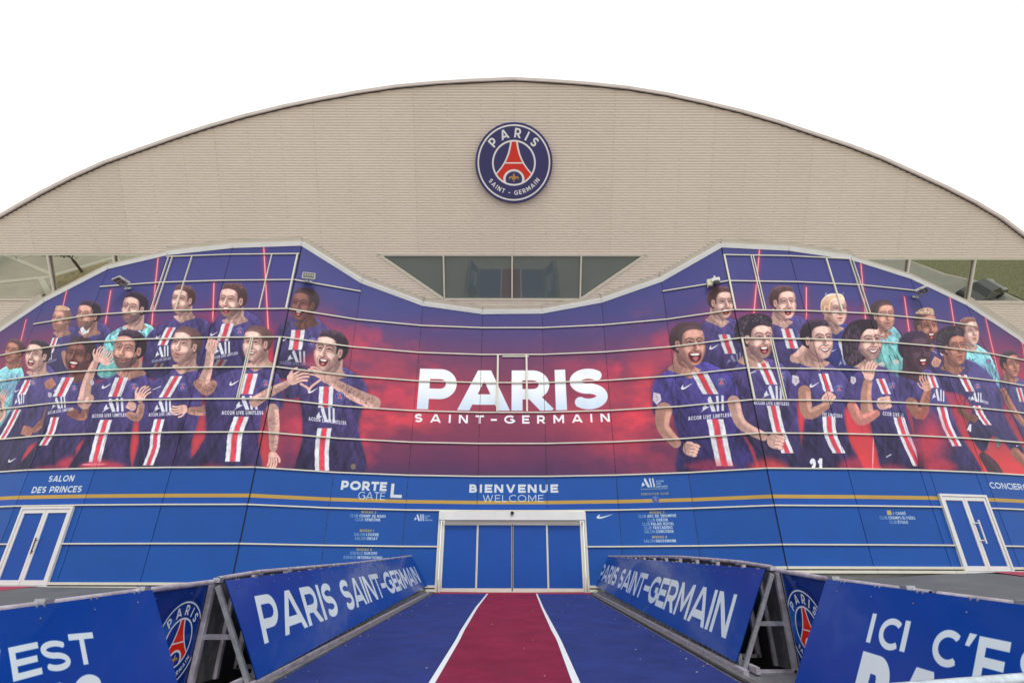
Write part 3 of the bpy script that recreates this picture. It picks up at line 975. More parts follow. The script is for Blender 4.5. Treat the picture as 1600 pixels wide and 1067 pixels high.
def torso(pts, col=NAVY, fade=0.0, g=(.35, -.9, .30)):
    cv.poly(M(spline(pts, 3)), (26, 18, 44), alpha=.5, soft=15)
    fp(pts, col, fold=.30, rim=(6, .16), grad=g)
    a = np.array(pts)
    (x0, y0), (x1, y1) = a.min(0), a.max(0)
    w_, h_ = x1 - x0, y1 - y0
    if h_ > 60:
        for sx in (-1, 1):        # creases running in from the armpits, and the dark of the sleeve seam
            cx_ = (x0 + x1) / 2 + sx * w_ * .30
            fl([(cx_ - sx * 1, y0 + h_ * .16), (cx_ + sx * 2, y0 + h_ * .27), (cx_ - sx * w_ * .02, y0 + h_ * .42)], 2.2, (34, 26, 56), alpha=.55, soft=3)
            fl([(cx_, y0 + h_ * .30), (cx_ - sx * w_ * .14, y0 + h_ * .38)], 1.2, (34, 26, 56), alpha=.45, soft=2.5)
            fl([(cx_ + sx * w_ * .02, y0 + h_ * .14), (cx_ - sx * w_ * .06, y0 + h_ * .24)], 2.0, (96, 88, 156), alpha=.40, soft=4)
        fp([(x0 + w_ * .30, y0 + h_ * .10), (x0 + w_ * .70, y0 + h_ * .10), (x0 + w_ * .66, y0 + h_ * .38), (x0 + w_ * .34, y0 + h_ * .38)], (96, 88, 158), alpha=.22, soft=14)
    x0, y0 = a.min(0); x1, y1 = a.max(0)
    c2 = tuple(np.minimum(np.array(col) * 1.45, 255))
    c3 = tuple(np.array(col) * .68)
    rg = random.Random(int(x0 * 7 + y0))
    for k in range(int(7 + (y1 - y0) / 16)):
        x = rg.uniform(x0 + (x1 - x0) * .12, x1 - (x1 - x0) * .12); y = rg.uniform(y0 + (y1 - y0) * .2, y1 - 10)
        dx, dy = rg.uniform(-8, 8), rg.uniform(6, 17)
        fl([(x, y), (x + dx * .5 + 1, y + dy * .5), (x + dx, y + dy)], 1.1, c2 if k % 2 else c3, alpha=.26, soft=3.0)

def collar(x, y, w, col=NAVY_D):
    fl([(x - w, y - w * .8), (x - w * .3, y + w * .3), (x + w * .2, y + w * .3), (x + w, y - w * .6)], 1.0, col)

def logo(x0, y0, x1, y1, H, al=.95):
    """sponsor mark; base line from (x0, y0) to (x1, y1), height H (photo px)"""
    O, U = M([(x0, y0)])[0], M([(x1, y1)])[0] - M([(x0, y0)])[0]
    V = M([(x0 + H * .08, y0 - H)])[0] - O
    all_mark(cv, O, U, V, (222, 228, 236), al)
def ltext(x0, y0, x1, y1, H, txt="ACCOR LIVE LIMITLESS", al=.92):
    p = M([(x0, y0), (x1, y1), (x0, y0 - H)])
    draw_text(cv, txt, p[0], p[1] - p[0], p[2] - p[0], 0.24, 0.14, (222, 226, 236), al)
def badge(x, y, r, al=.95, g=None):
    p = M([(x, y), (x + r, y), (x, y - r)])
    crest(cv, p[0], p[1] - p[0], p[2] - p[0], False, (52, 56, 130), (205, 205, 222), alpha=al)
def swoosh(x, y, w, col=(226, 228, 236), slope=-.35):
    p = M([(x, y), (x + w, y + slope * w * .4), (x, y - w * .8)])
    cv.poly(swoosh_shape(p[0], p[1] - p[0], p[2] - p[0]), col)
def patch(x, y, s):
    fp([(x - s * .6, y - s), (x + s * .6, y - s * .7), (x + s * .8, y + s * .4), (x, y + s * 1.2), (x - s * .7, y + s * .4)], (198, 190, 206), sm=False)
    fl([(x - s * .2, y - s * .3), (x + s * .2, y), (x, y + s * .4)], .7, (110, 90, 120))
def smoke(x, y, rx, ry, col=(222, 62, 80), al=.6):
    p = spline([(x - rx, y), (x, y - ry), (x + rx, y), (x, y + ry)], 6)
    cv.poly(M(p), col, alpha=al, soft=ry * 1.4)

def players():
    # ---------------- left group, back row
    torso([(83, 528), (92, 516), (104, 512), (120, 512), (136, 520), (146, 540), (150, 575), (70, 590), (72, 560)])
    face(97, 500, 36, -.8, 8, SK_M, H_LBR, 'mohawk', .55)
    stripe([(88, 528), (79, 552)], 9); logo(71, 566, 82, 562, 12); ltext(72, 570, 90, 563, 3, al=.6); badge(92, 540, 3.5, .6)
    torso([(110, 532), (122, 512), (134, 506), (146, 503), (166, 508), (175, 525), (174, 550), (170, 590), (108, 590), (103, 560)])
    limb([(101, 552), (104, 566), (109, 575)], [8, 8, 7], SK_M)
    face(139, 494, 44, -.8, 8, SK_M, H_BLK, 'short', .5)
    fp([(126, 514), (131, 511), (136, 518), (142, 512), (139, 520), (130, 524)], WHT, sm=False)
    torso([(160, 560), (166, 530), (180, 517), (196, 510), (218, 505), (236, 509), (242, 520), (242, 560), (236, 588), (158, 590)], TURQ, g=(0, -1, .25))
    face(211, 483, 48, -.5, 8, SK_L, H_BLK, 'short', .6)
    fl([(176, 528), (188, 520)], 1.2, (235, 245, 245)); fl([(218, 520), (228, 519)], 1.2, (235, 245, 245)); swoosh(175, 538, 8, (40, 60, 80))
    for k in range(40): 
        x, y = random.uniform(165, 240), random.uniform(555, 585)
        fl([(x, y), (x + 4, y + 1)], .9, (30, 110, 116), alpha=.5)
    fp([(225, 545), (240, 545), (236, 560), (219, 570)], (222, 74, 78), sm=False)
    torso([(226, 548), (228, 530), (242, 514), (262, 504), (280, 495), (294, 493), (312, 497), (326, 505), (334, 540), (330, 590), (232, 590)])
    face(287, 470, 44, -.5, 6, SK_L, H_BRN, 'curlytop', .25, chinup=.4)
    stripe([(268, 512), (254, 540)], 15); logo(242, 560, 264, 557, 17); ltext(238, 567, 268, 562, 4, al=.7); badge(280, 522, 6, .8); swoosh(244, 528, 9)
    stripe([(250, 568), (246, 577)], 14, .45)
    torso([(318, 545), (322, 515), (340, 500), (350, 494), (376, 484), (392, 490), (406, 500), (413, 520), (412, 590), (326, 590)])
    face(364, 471, 52, -.5, 4, SK_L, H_BRN, 'short', .55, 'open')
    stripe([(357, 506), (348, 533)], 18); logo(333, 556, 360, 552, 19); ltext(332, 562, 372, 554, 4.4, al=.85); badge(375, 518, 7); swoosh(329, 524, 12)
    stripe([(348, 562), (342, 573)], 16, .5)
    torso([(428, 560), (430, 530), (440, 508), (458, 497), (488, 494), (504, 506), (520, 522), (528, 560), (520, 590), (432, 590)])
    face(476, 477, 50, -.45, 6, SK_D, H_BLK, 'buzz', .12, 'open')
    stripe([(466, 516), (461, 547)], 21); badge(488, 535, 7.5); swoosh(441, 532, 10); logo(447, 565, 477, 567, 18, .8); ltext(438, 569, 492, 573, 5, al=.4)
    smoke(500, 565, 26, 18, al=.55)
    # ---------------- right group, back row
    torso([(1080, 560), (1086, 520), (1104, 503), (1112, 500), (1140, 498), (1156, 510), (1164, 560), (1150, 590), (1088, 590)])
    face(1126, 474, 48, .45, 0, SK_L, H_BRN, 'short', .15, 'open')
    stripe([(1131, 523), (1141, 553)], 18, .9); swoosh(1108, 545, 15); logo(1134, 570, 1158, 562, 12, .4)
    torso([(1196, 540), (1200, 510), (1216, 500), (1222, 496), (1246, 494), (1262, 504), (1272, 530), (1266, 580), (1206, 590)])
    face(1223, 474, 50, .2, -2, SK_L, H_BRN, 'short', 0, 'open')
    stripe([(1228, 514), (1238, 545)], 18, .95); badge(1250, 526, 5.5, .8)
    torso([(1282, 540), (1286, 512), (1296, 505), (1320, 506), (1334, 530), (1336, 590), (1284, 590)], (48, 50, 112))
    face(1303, 485, 48, .45, -2, SK_L, H_BLD, 'short', 0)
    stripe([(1316, 532), (1324, 558)], 17, .9); logo(1308, 574, 1328, 568, 15, .5); swoosh(1298, 549, 8)
    torso([(1346, 540), (1352, 508), (1366, 503), (1392, 509), (1406, 524), (1416, 545), (1420, 590), (1366, 590)], TURQ, g=(0, -1, .25))
    face(1378, 494, 46, .3, -4, SK_M, H_BLK, 'buzz', .2)
    fl([(1369, 525), (1380, 523)], 1.2, (235, 245, 245)); fl([(1394, 527), (1404, 533)], 1.2, (235, 245, 245))
    badge(1406, 545, 4.5, .7)
    for x in (1388, 1396, 1400): fl([(x, 556), (x + 4, 566)], 1.5, (30, 60, 80))
    for x, y in ((1376, 570), (1398, 566), (1413, 562)): fp([(x - 5, y), (x, y - 4), (x + 6, y - 1), (x + 2, y + 4)], (190, 190, 186))
    torso([(1434, 560), (1436, 530), (1444, 518), (1466, 530), (1478, 548), (1482, 600), (1440, 600)])
    face(1446, 512, 50, .35, -6, SK_T, H_BLK, 'mohawk', .75, 'open', wd=1.0)
    stripe([(1468, 542), (1474, 556)], 9, .9); fl([(1456, 548), (1462, 552)], 1, WHT)
    fist(1462, 566, 8, -70, SK_M)
    torso([(1500, 560), (1500, 540), (1512, 534), (1530, 542), (1546, 556), (1560, 590), (1562, 600), (1566, 660), (1558, 700), (1546, 640), (1536, 610), (1512, 590)], TURQ, g=(0, -1, .35))
    face(1513, 519, 42, .5, -8, SK_L, H_LBR, 'short', 0, wd=1.0)
    badge(1543, 565, 4, .7); swoosh(1517, 563, 7, (40, 60, 80)); fl([(1538, 575), (1544, 588)], 1.6, (30, 60, 80)); fl([(1544, 577), (1550, 592)], 1.6, (30, 60, 80))
    torso([(1560, 605), (1564, 590), (1576, 584), (1590, 590), (1604, 604), (1620, 640), (1625, 720), (1600, 690), (1580, 650), (1566, 625)])
    face(1577, 570, 40, .5, -8, SK_T, H_BLK, 'curlytop', 0, wd=1.0)
    stripe([(1590, 606), (1596, 628)], 9, .9, .1)
    limb([(1566, 610), (1580, 638), (1598, 662)], [9, 10, 8], SK_T)
    # ---------------- left group, front row
    torso([(-10, 590), (2, 578), (12, 572), (26, 567), (36, 577), (38, 598), (26, 640), (4, 680), (-12, 690)], TURQ, g=(0, -1, .3))
    face(24, 550, 36, -.6, 14, SK_T, H_BRN, 'short', .2, 'closed')
    swoosh(1, 590, 5, (40, 60, 80)); badge(13, 594, 3)
    hand_open(6, 622, 11, -70, SK_L); limb([(2, 632), (6, 648), (-4, 660)], [10, 9, 8], SK_L)
    torso([(18, 640), (26, 604), (40, 588), (54, 580), (72, 570), (86, 580), (92, 594), (92, 640), (78, 676), (60, 690), (44, 700), (20, 745), (-20, 745), (-14, 690), (4, 665)])
    limb([(80, 634), (72, 656), (55, 672)], [12, 12, 9], SK_T, 1.2); fist(43, 673, 9, 190, SK_T)
    face(60, 556, 46, -.6, 10, SK_L, H_BLK, 'short', 0, 'open')
    stripe([(46, 594), (35, 617)], 12); logo(23, 634, 39, 630, 17); ltext(13, 645, 32, 638, 4); stripe([(29, 640), (17, 664), (3, 688)], 11)
    swoosh(24, 612, 9); badge(53, 598, 5, .6); swoosh(14, 721, 13)
    torso([(72, 650), (82, 610), (92, 592), (108, 584), (118, 580), (142, 582), (152, 600), (152, 640), (136, 680), (120, 700), (108, 745), (20, 745), (44, 712), (60, 690)])
    limb([(136, 632), (132, 650), (122, 652)], [10, 12, 9], SK_T, .5); fist(115, 645, 9, 200, SK_D)
    fist(80, 600, 9, -40, SK_T)
    face(126, 556, 54, -.35, 8, SK_D, H_BLK, 'buzz', .35, 'yell')
    stripe([(108, 590), (93, 620)], 19); logo(81, 641, 104, 637, 18); ltext(76, 648, 116, 641, 4.6); stripe([(87, 652), (80, 676), (68, 696)], 13)
    swoosh(86, 611, 9); badge(117, 607, 5.5); patch(79, 617, 4)
    smoke(112, 725, 22, 12, al=.7); smoke(80, 735, 30, 8, al=.5)
    torso([(140, 640), (146, 612), (160, 596), (178, 588), (192, 580), (216, 580), (232, 590), (244, 602), (246, 630), (214, 650), (204, 700), (198, 745), (108, 745), (132, 690)])
    limb([(132, 626), (138, 596), (150, 566)], [20, 15, 10], SK_L); limb([(126, 630), (134, 634), (142, 622)], [9, 12, 12], SK_L)
    hand_open(156, 556, 13, -62, SK_L); hand_open(167, 562, 12, -52, SK_L, -1)
    face(203, 548, 60, -.3, 6, SK_M, H_BLK, 'curlytop', .6)
    stripe([(191, 590), (180, 620)], 20); logo(160, 645, 194, 643, 21); ltext(145, 653, 202, 651, 5.6); stripe([(167, 656), (158, 685), (149, 722)], 19)
    badge(210, 605, 7); swoosh(160, 606, 15); patch(145, 598, 4)
    fp([(128, 726), (150, 723), (168, 725), (150, 728)], WHT); smoke(160, 728, 36, 9, al=.7)
    torso([(218, 640), (226, 612), (240, 596), (262, 586), (274, 574), (296, 572), (312, 582), (318, 600), (312, 650), (300, 690), (290, 745), (212, 745), (218, 690)])
    limb([(203, 648), (216, 652), (222, 634)], [11, 13, 10], SK_M, 1.0); hand_open(222, 618, 14, -50, SK_L); fist(206, 634, 8, 200, SK_L)
    limb([(345, 632), (318, 642), (298, 642)], [22, 15, 11], SK_M, 1.5); hand_open(283, 640, 13, 172, SK_L)
    face(291, 541, 56, -.5, 10, SK_L, H_BRN, 'buzz', .35, chinup=.5)
    stripe([(277, 588), (258, 621)], 18); logo(240, 645, 268, 643, 20); ltext(233, 651, 270, 649, 5.4, "ACCOR LIVE LIMIT"); stripe([(250, 655), (244, 680), (242, 700), (232, 727)], 16)
    badge(286, 605, 7); fl([(240, 609), (252, 604)], 1.3, WHT)
    torso([(322, 640), (326, 604), (340, 588), (362, 580), (380, 572), (404, 568), (422, 576), (438, 592), (442, 630), (436, 640), (412, 642), (404, 690), (402, 745), (290, 745), (312, 700), (322, 680)])
    limb([(330, 545), (326, 575), (318, 600)], [12, 14, 20], SK_L, .6); limb([(310, 600), (324, 610), (334, 600)], [14, 17, 12], SK_M, 1.3); fist(332, 539, 11, -80, SK_L)
    limb([(426, 640), (428, 668), (427, 700)], [19, 18, 12], SK_L, .5); hand_open(426, 716, 13, 95, SK_L)
    face(402, 538, 54, -.25, 4, SK_L, H_BRN, 'buzz', .15, 'smile')
    stripe([(392, 584), (384, 616)], 23); logo(366, 641, 403, 640, 22); ltext(347, 648, 412, 648, 6); stripe([(378, 651), (368, 680), (366, 700), (364, 721)], 23)
    badge(416, 600, 7); swoosh(359, 601, 16)
    smoke(330, 735, 30, 10, al=.5); smoke(390, 735, 20, 8, al=.5)
    torso([(468, 620), (474, 596), (490, 586), (512, 578), (536, 574), (554, 584), (570, 598), (575, 620), (566, 640), (560, 670), (568, 745), (466, 745), (472, 690), (472, 650)])
    torso([(444, 612), (452, 598), (476, 590), (480, 612), (460, 622), (446, 622)])
    limb([(398, 628), (424, 612), (448, 600)], [17, 14, 10], SK_L, .7); hand_open(462, 591, 17, -18, SK_L); fl([(470, 600), (480, 606), (483, 611)], 4, SK_L)
    limb([(584, 630), (552, 616), (524, 600), (504, 588)], [22, 20, 15, 11], SK_L, 2.6); hand_open(497, 583, 13, 200, SK_L, -1); fl([(500, 594), (488, 603), (483, 609)], 4, SK_L)
    face(516, 550, 62, -.25, 8, SK_L, H_BLK, 'curlytop', .12, 'open')
    stripe([(510, 604), (508, 637)], 22); logo(491, 657, 523, 661, 23); ltext(482, 657, 541, 664, 6); stripe([(507, 669), (503, 700), (503, 735)], 22)
    badge(531, 620, 7.5); swoosh(481, 613, 16); fp(arc(552, 729, 4.2, 4.6, 0, 350, 12), (120, 104, 92), sm=False)
    # ---------------- right group, front row
    torso([(1134, 620), (1138, 590), (1150, 572), (1168, 560), (1204, 562), (1226, 574), (1240, 600), (1246, 660), (1252, 745), (1196, 745), (1176, 700), (1150, 660)])
    face(1182, 530, 62, .5, -2, SK_L, H_BLK, 'curly', .4, 'open')
    stripe([(1191, 568), (1205, 601)], 18); logo(1190, 623, 1221, 624, 21); ltext(1177, 632, 1232, 634, 6); stripe([(1207, 634), (1215, 670), (1230, 708)], 19)
    badge(1221, 588, 7, .9); fl([(1171, 584), (1180, 580)], 1.4, WHT)
    torso([(1020, 640), (1019, 606), (1030, 588), (1052, 574), (1062, 566), (1102, 566), (1120, 574), (1140, 582), (1150, 600), (1152, 630), (1140, 634), (1152, 662), (1178, 745), (1064, 745), (1062, 690), (1054, 664), (1050, 646), (1026, 648)], (60, 52, 116))
    limb([(1037, 642), (1036, 668), (1056, 692)], [27, 20, 16], SK_M); fist(1080, 702, 13, 12, SK_L)
    limb([(1146, 628), (1158, 662), (1192, 682)], [20, 17, 14], SK_L); fist(1212, 690, 14, 8, SK_L)
    face(1075, 539, 66, .4, -2, SK_M, H_BLK, 'buzz', .1, 'yell')
    stripe([(1092, 582), (1110, 616)], 25); logo(1094, 645, 1131, 642, 24); ltext(1075, 657, 1143, 651, 6); stripe([(1117, 655), (1124, 690), (1132, 728)], 26)
    badge(1127, 598, 8); swoosh(1064, 607, 18); patch(1026, 622, 9)
    smoke(1110, 728, 40, 10, al=.45); smoke(1200, 730, 30, 14, (226, 70, 66), .7)
    torso([(1236, 610), (1240, 590), (1256, 566), (1276, 558), (1300, 572), (1320, 588), (1330, 612), (1334, 632), (1318, 640), (1326, 690), (1348, 745), (1260, 745), (1252, 700), (1256, 660), (1258, 630), (1246, 624)])
    limb([(1240, 560), (1252, 556), (1262, 540)], [14, 24, 14], SK_L)
    limb([(1256, 612), (1262, 646), (1290, 634)], [20, 20, 12], SK_M); fist(1294, 622, 11, -60, SK_L)
    face(1276, 532, 60, .6, -4, SK_L, H_BLK, 'short', .1, 'smile')
    stripe([(1285, 584), (1294, 612)], 15); ltext(1284, 650, 1315, 653, 5.6, "IVE LIMITLESS"); stripe([(1294, 651), (1297, 680), (1310, 708)], 20)
    badge(1310, 608, 7); swoosh(1264, 604, 16); patch(1242, 594, 8)
    p = M([(1264, 742), (1284, 742), (1264, 716)]); draw_text(cv, "21", p[0], p[1] - p[0], p[2] - p[0], .26, .2, (222, 226, 236))
    smoke(1335, 728, 26, 14, al=.6)
    torso([(1322, 612), (1332, 588), (1350, 574), (1372, 572), (1392, 582), (1410, 604), (1414, 640), (1430, 690), (1454, 745), (1386, 745), (1368, 700), (1358, 660), (1350, 640), (1340, 640), (1330, 628)])
    face(1352, 534, 60, .55, -4, SK_L, H_BLK, 'long', .3, 'smile')
    limb([(1355, 598), (1352, 620), (1354, 644)], [14, 17, 20], SK_M); hand_open(1358, 582, 15, -75, SK_L)
    limb([(1330, 634), (1344, 656), (1368, 646)], [15, 18, 12], (232, 150, 140)); fist(1381, 630, 12, -20, SK_L)
    stripe([(1374, 592), (1384, 616)], 14); ltext(1378, 649, 1410, 652, 6, "CCOR LIVE LI"); stripe([(1403, 652), (1412, 680), (1434, 728)], 17)
    badge(1393, 603, 6.5, .7); patch(1332, 594, 6); fl([(1384, 714), (1391, 710)], 1.2, WHT)
    smoke(1390, 735, 30, 10, al=.5)
    torso([(1398, 612), (1404, 588), (1420, 574), (1446, 576), (1464, 590), (1476, 620), (1500, 680), (1532, 745), (1446, 745), (1430, 700), (1424, 650), (1414, 630)])
    face(1429, 550, 60, .6, -4, SK_X, (46, 36, 60), 'buzz', 0, 'open')
    limb([(1422, 630), (1438, 646), (1446, 618), (1450, 604)], [18, 22, 12, 9], SK_T); hand_open(1446, 600, 14, -110, SK_M)
    stripe([(1452, 584), (1460, 606)], 12); logo(1454, 624, 1474, 628, 18); stripe([(1470, 636), (1478, 665), (1494, 697)], 15)
    smoke(1452, 690, 26, 40, al=.75); smoke(1470, 730, 24, 14, al=.6)
    torso([(1472, 610), (1474, 586), (1490, 564), (1510, 562), (1530, 572), (1550, 592), (1564, 620), (1568, 650), (1590, 690), (1598, 706), (1586, 712), (1566, 690), (1548, 682), (1536, 706), (1520, 690), (1510, 668), (1518, 640), (1500, 616)])
    limb([(1500, 640), (1512, 654)], [13, 9], SK_D); fist(1520, 654, 7, 30, SK_D)
    limb([(1534, 712), (1548, 728), (1560, 748)], [12, 20, 20], SK_X); limb([(1584, 706), (1600, 722), (1616, 740)], [14, 14, 12], SK_T)
    face(1489, 544, 54, .4, -6, SK_T, H_BLK, 'curly', 0, wd=1.0)
    stripe([(1502, 586), (1515, 612)], 14); logo(1514, 627, 1532, 629, 15); ltext(1512, 624, 1543, 632, 4.5); stripe([(1524, 634), (1532, 650), (1542, 664)], 12, 1, .7)
    badge(1526, 604, 5.5); swoosh(1586, 697, 6)
    p = M([(1510, 674), (1516, 675), (1511, 662)]); draw_text(cv, "4", p[0], p[1] - p[0], p[2] - p[0], .26, .2, (222, 226, 236))

def big_title():
    # PARIS, white fading to pale blue at the foot, and the smaller line beneath
    for y0, y1, x0, x1, txt, w, gap, base in ((640.5, 577, 651, 951, "PARIS", .255, .09, 0), (659.5, 646.5, 647.5, 953, "SAINT-GERMAIN", .22, .95, 1)):
        q = M([(x0, y0), (x1, y0), (x0, y1)])
        O = np.array((q[0][0], q[0][1])); U = np.array((q[1][0] - q[0][0], 0)); V = np.array((0, q[2][1] - q[0][1]))
        if base: O[1] -= 0; 
        before = cv.a.copy() if not base else None
        draw_text(cv, txt, O + V * (0.02 if not base else 0), U, V, w, gap, (236, 240, 246))
        if not base:   # printed gradient inside the letters
            x_, y_ = int(O[0]) - 10, int(O[1] + V[1]) - 20
            X_, Y_ = int(O[0] + U[0]) + 10, int(O[1]) + 20
            reg, bef = cv.a[y_:Y_, x_:X_], before[y_:Y_, x_:X_]
            chg = np.clip(np.abs(reg - bef).sum(2) * 4, 0, 1)[..., None]
            t = np.clip((np.linspace(0, 1, Y_ - y_) - .45) / .5, 0, 1)[:, None, None]
            reg += chg * t * (np.array((178, 204, 236), np.float32) / 255 - reg) * .75

mural_background()
_bg = cv.a.copy()
players()
_m = np.clip(np.abs(cv.a - _bg).sum(2) * 6, 0, 1)[..., None]
cv.a *= 1 + _m * .20 * (GRAIN[..., None] - .5)          # photographic unevenness of the portraits
_lum = cv.a.mean(2, keepdims=True)
cv.a += _m * .04 * (np.array((.46, .34, .46), np.float32) - cv.a)
big_title()
cv.a *= (1 + 0.05 * (vnoise(MH, MW, 3, 2, 9) - .5))[..., None]
MURAL = cv.image("print_mural")
# ------------------------------------------------------------------ the printed blue film of the lower storey
SRES = 105
SZ0 = -0.8 + EYE
SW, SH = int(S_TOT * SRES), int((Z_MID - SZ0) * SRES)
BLUE = (22, 88, 178)
sg_ = Canvas(SW, SH, BLUE)
def sp(px, py):
    s, z, _ = wall_sz(px, py)
    return np.array((s * SRES, (Z_MID - z) * SRES))
def srow(z): return int((Z_MID - z) * SRES)
sg_.a[srow(2.97 + EYE):srow(2.82 + EYE)] = np.array((206, 166, 84), np.float32) / 255       # gold stripe
sg_.a[srow(2.82 + EYE):srow(2.56 + EYE)] = np.array((18, 84, 182), np.float32) / 255
W1, GLD = (232, 238, 244), (214, 178, 104)
def stext(x0, y0, x1, y1, H, parts, gap=0.16, al=1.0):
    O, E2, V = sp(x0, y0), sp(x1, y1), sp(x0, y0 - H)
    m = (O[1] + E2[1]) / 2
    draw_rich(sg_, parts, (O[0], m), (E2[0] - O[0], 0), (0, V[1] - O[1]), gap, al)
stext(733, 769.5, 871, 769.5, 13, [("BIENVENUE", .27, W1)], .34)
stext(754, 783.8, 849, 783.8, 10.8, [("WELCOME", .11, W1)], .30)
stext(532, 765.2, 603, 767, 14.5, [("PORTE", .27, W1)], .14)
stext(559, 779.8, 601, 781, 12, [("GATE", .10, W1)], .14)
stext(609.5, 777, 626, 778, 22, [("L", .22, W1)])
stext(76, 752.3, 115, 752.3, 9.5, [("SALON", .20, W1)])
stext(50, 769.5, 127, 769.5, 9.8, [("DES PRINCES", .20, W1)])
stext(1547, 764, 1612, 765, 9.6, [("CONCIERGE", .20, W1)])
L1, B1 = .10, .20
for x0, x1, y, H, parts in [(564.5, 587.5, 801.5, 4, [("NIVEAU 2", .24, GLD)]), (547, 602.5, 808, 4.6, [("CLUB", L1, W1), ("CHAMP DE MARS", B1, W1)]),
                            (555, 594, 813.8, 4.6, [("CLUB", L1, W1), ("VENDÔME", B1, W1)]), (562, 584, 830.6, 4, [("NIVEAU 1", .24, GLD)]),
                            (553, 591.5, 836.8, 4.6, [("SALON", L1, W1), ("LOUVRE", B1, W1)]), (554, 589.5, 843, 4.6, [("SALON", L1, W1), ("ORSAY", B1, W1)]),
                            (557, 581, 860, 4, [("NIVEAU 0", .24, GLD)]), (547.5, 589, 866, 4.6, [("ESPACE", L1, W1), ("EUROPE", B1, W1)]),
                            (537, 598, 872.6, 4.6, [("ESPACE", L1, W1), ("INTERNATIONAL", B1, W1)]),
                            (1015, 1038, 802.2, 4, [("NIVEAU 3", .24, GLD)]), (997.5, 1056.5, 808, 4.6, [("CLUB", L1, W1), ("ARC DE TRIOMPHE", B1, W1)]),
                            (1011.5, 1043, 814.2, 4.6, [("CLUB", L1, W1), ("ODÉON", B1, W1)]), (1003.5, 1053, 820.3, 4.6, [("CLUB", L1, W1), ("PALAIS ROYAL", B1, W1)]),
                            (1006.5, 1051, 826.2, 4.6, [("CLUB", L1, W1), ("TROCADÉRO", B1, W1)]), (1006.8, 1052.5, 832.2, 4.6, [("SALON", L1, W1), ("CONCORDE", B1, W1)]),
                            (1019, 1042, 840.5, 4, [("NIVEAU 4", .24, GLD)]), (1006, 1056, 846.8, 4.6, [("SALON", L1, W1), ("HAUSSMANN", B1, W1)]),
                            (1392, 1414.5, 803.8, 4.4, [("LE", L1, W1), ("CARRÉ", B1, W1)]), (1374, 1429, 811, 4.8, [("CLUB", L1, W1), ("CHAMPS-ÉLYSÉES", B1, W1)]),
                            (1389, 1418, 817.8, 4.8, [("CLUB", L1, W1), ("ÉTOILE", B1, W1)])]:
    stext(x0, y, x1, y, H, parts, .15)
q = [sp(*p) for p in ((1384, 797), (1390.5, 797), (1391.6, 804.3), (1385.4, 804.3))]
sg_.poly(q, (206, 186, 120))
def smark(x0, y0, x1, H):
    O, E2 = sp(x0, y0), sp(x1, y0)
    all_mark(sg_, O, (E2[0] - O[0], 0), (0, (sp(x0, y0 - H) - O)[1]), W1)
smark(1001, 761.6, 1023.5, 14)
for i, t in enumerate(("ACCOR", "LIVE", "LIMITLESS")): stext(1025, 753 + i * 4, (1036.5, 1032, 1043)[i], 753 + i * 4, 2.5, [(t, .22, W1)])
smark(646, 813.4, 662, 10.5)
for i, t in enumerate(("ACCOR", "LIVE", "LIMITLESS")): stext(663, 807 + i * 3.1, (671.5, 668, 675.5)[i], 807 + i * 3.1, 1.9, [(t, .22, W1)])
def sline(x0, y0, x1, w, col): sg_.line([sp(x0, y0), (sp(x1, y0)[0], sp(x0, y0)[1])], w, col)
sline(1001, 764.2, 1043, 2.2, (190, 190, 170))
stext(1001.8, 772.8, 1044.4, 772.8, 3.2, [("EXECUTIVE CLUB", .22, GLD)], .3)
for a_, b_ in ((1003, 1017), (1031, 1045)): sline(a_, 780.4, b_, 1.8, (200, 190, 160))
C = sp(1024, 780.2); r_ = (sp(1029.6, 780.2) - C)[0]
crest(sg_, C, (r_, 0), (0, -r_), False, BLUE, (200, 210, 226))
sg_.poly(swoosh_shape(sp(932, 808), (sp(957, 808) - sp(932, 808)), (sp(932, 795) - sp(932, 808)) * (1, 1)), W1)
SIGNS = sg_.image("print_signage")

# ------------------------------------------------------------------ materials
M_MURAL = print_mat("mural_film", MURAL, 0.45, gain=1.02, spec=0.25)
M_SIGN = print_mat("blue_film", SIGNS, 0.45, gain=0.74, spec=0.30, objvar=.05)
M_ALU = mat("pale_aluminium", (0.62, 0.595, 0.515), 0.36, 0.15, 0.06, 2.0)
M_WHITE = mat("white_powder_coat", (0.64, 0.645, 0.645), 0.4, 0.0, 0.05, 2.0)
M_COPING = mat("coping_metal", (0.90, 0.91, 0.93), 0.4, 0.0, 0.06, 1.5)
M_CLAD = mat("corrugated_cladding", (0.88, 0.795, 0.72), 0.45, 0.0, 0.02, 0.25, objvar=0.016)
M_FLASH = mat("flashing", (0.66, 0.60, 0.53), 0.45, 0.15, 0.06, 1.2)
M_GUTTER = mat("roof_edge_metal", (0.80, 0.72, 0.69), 0.45, 0.1, 0.06, 1.0)
M_SCREWJ = mat("lap_strip", (0.42, 0.37, 0.32), 0.6)
M_SCREW = mat("screw_heads", (0.10, 0.08, 0.07), 0.6)
M_BLUEP = mat("blue_infill", (0.010, 0.070, 0.33), 0.45, 0, 0.05, 1.5, spec=.25)
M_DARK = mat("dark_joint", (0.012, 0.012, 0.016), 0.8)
M_FRAME = mat("window_frame_paint", (0.74, 0.69, 0.60), 0.4, 0.1, 0.05)
M_GLASS = mat("coated_glass", (0.56, 0.56, 0.50), 0.0, 1.0, 0.03, 0.6)
M_GLASS_D = mat("dark_coated_glass", (0.125, 0.150, 0.148), 0.02, 0.0, 0.03, 0.6, coat=.6, spec=.7)
M_STEEL = mat("galvanised_steel", (0.42, 0.43, 0.46), 0.45, 0.75, 0.18, 9.0, bump=0.15, bscale=40, dirt=((0.22, 0.17, 0.16), 5.0, 0.5))
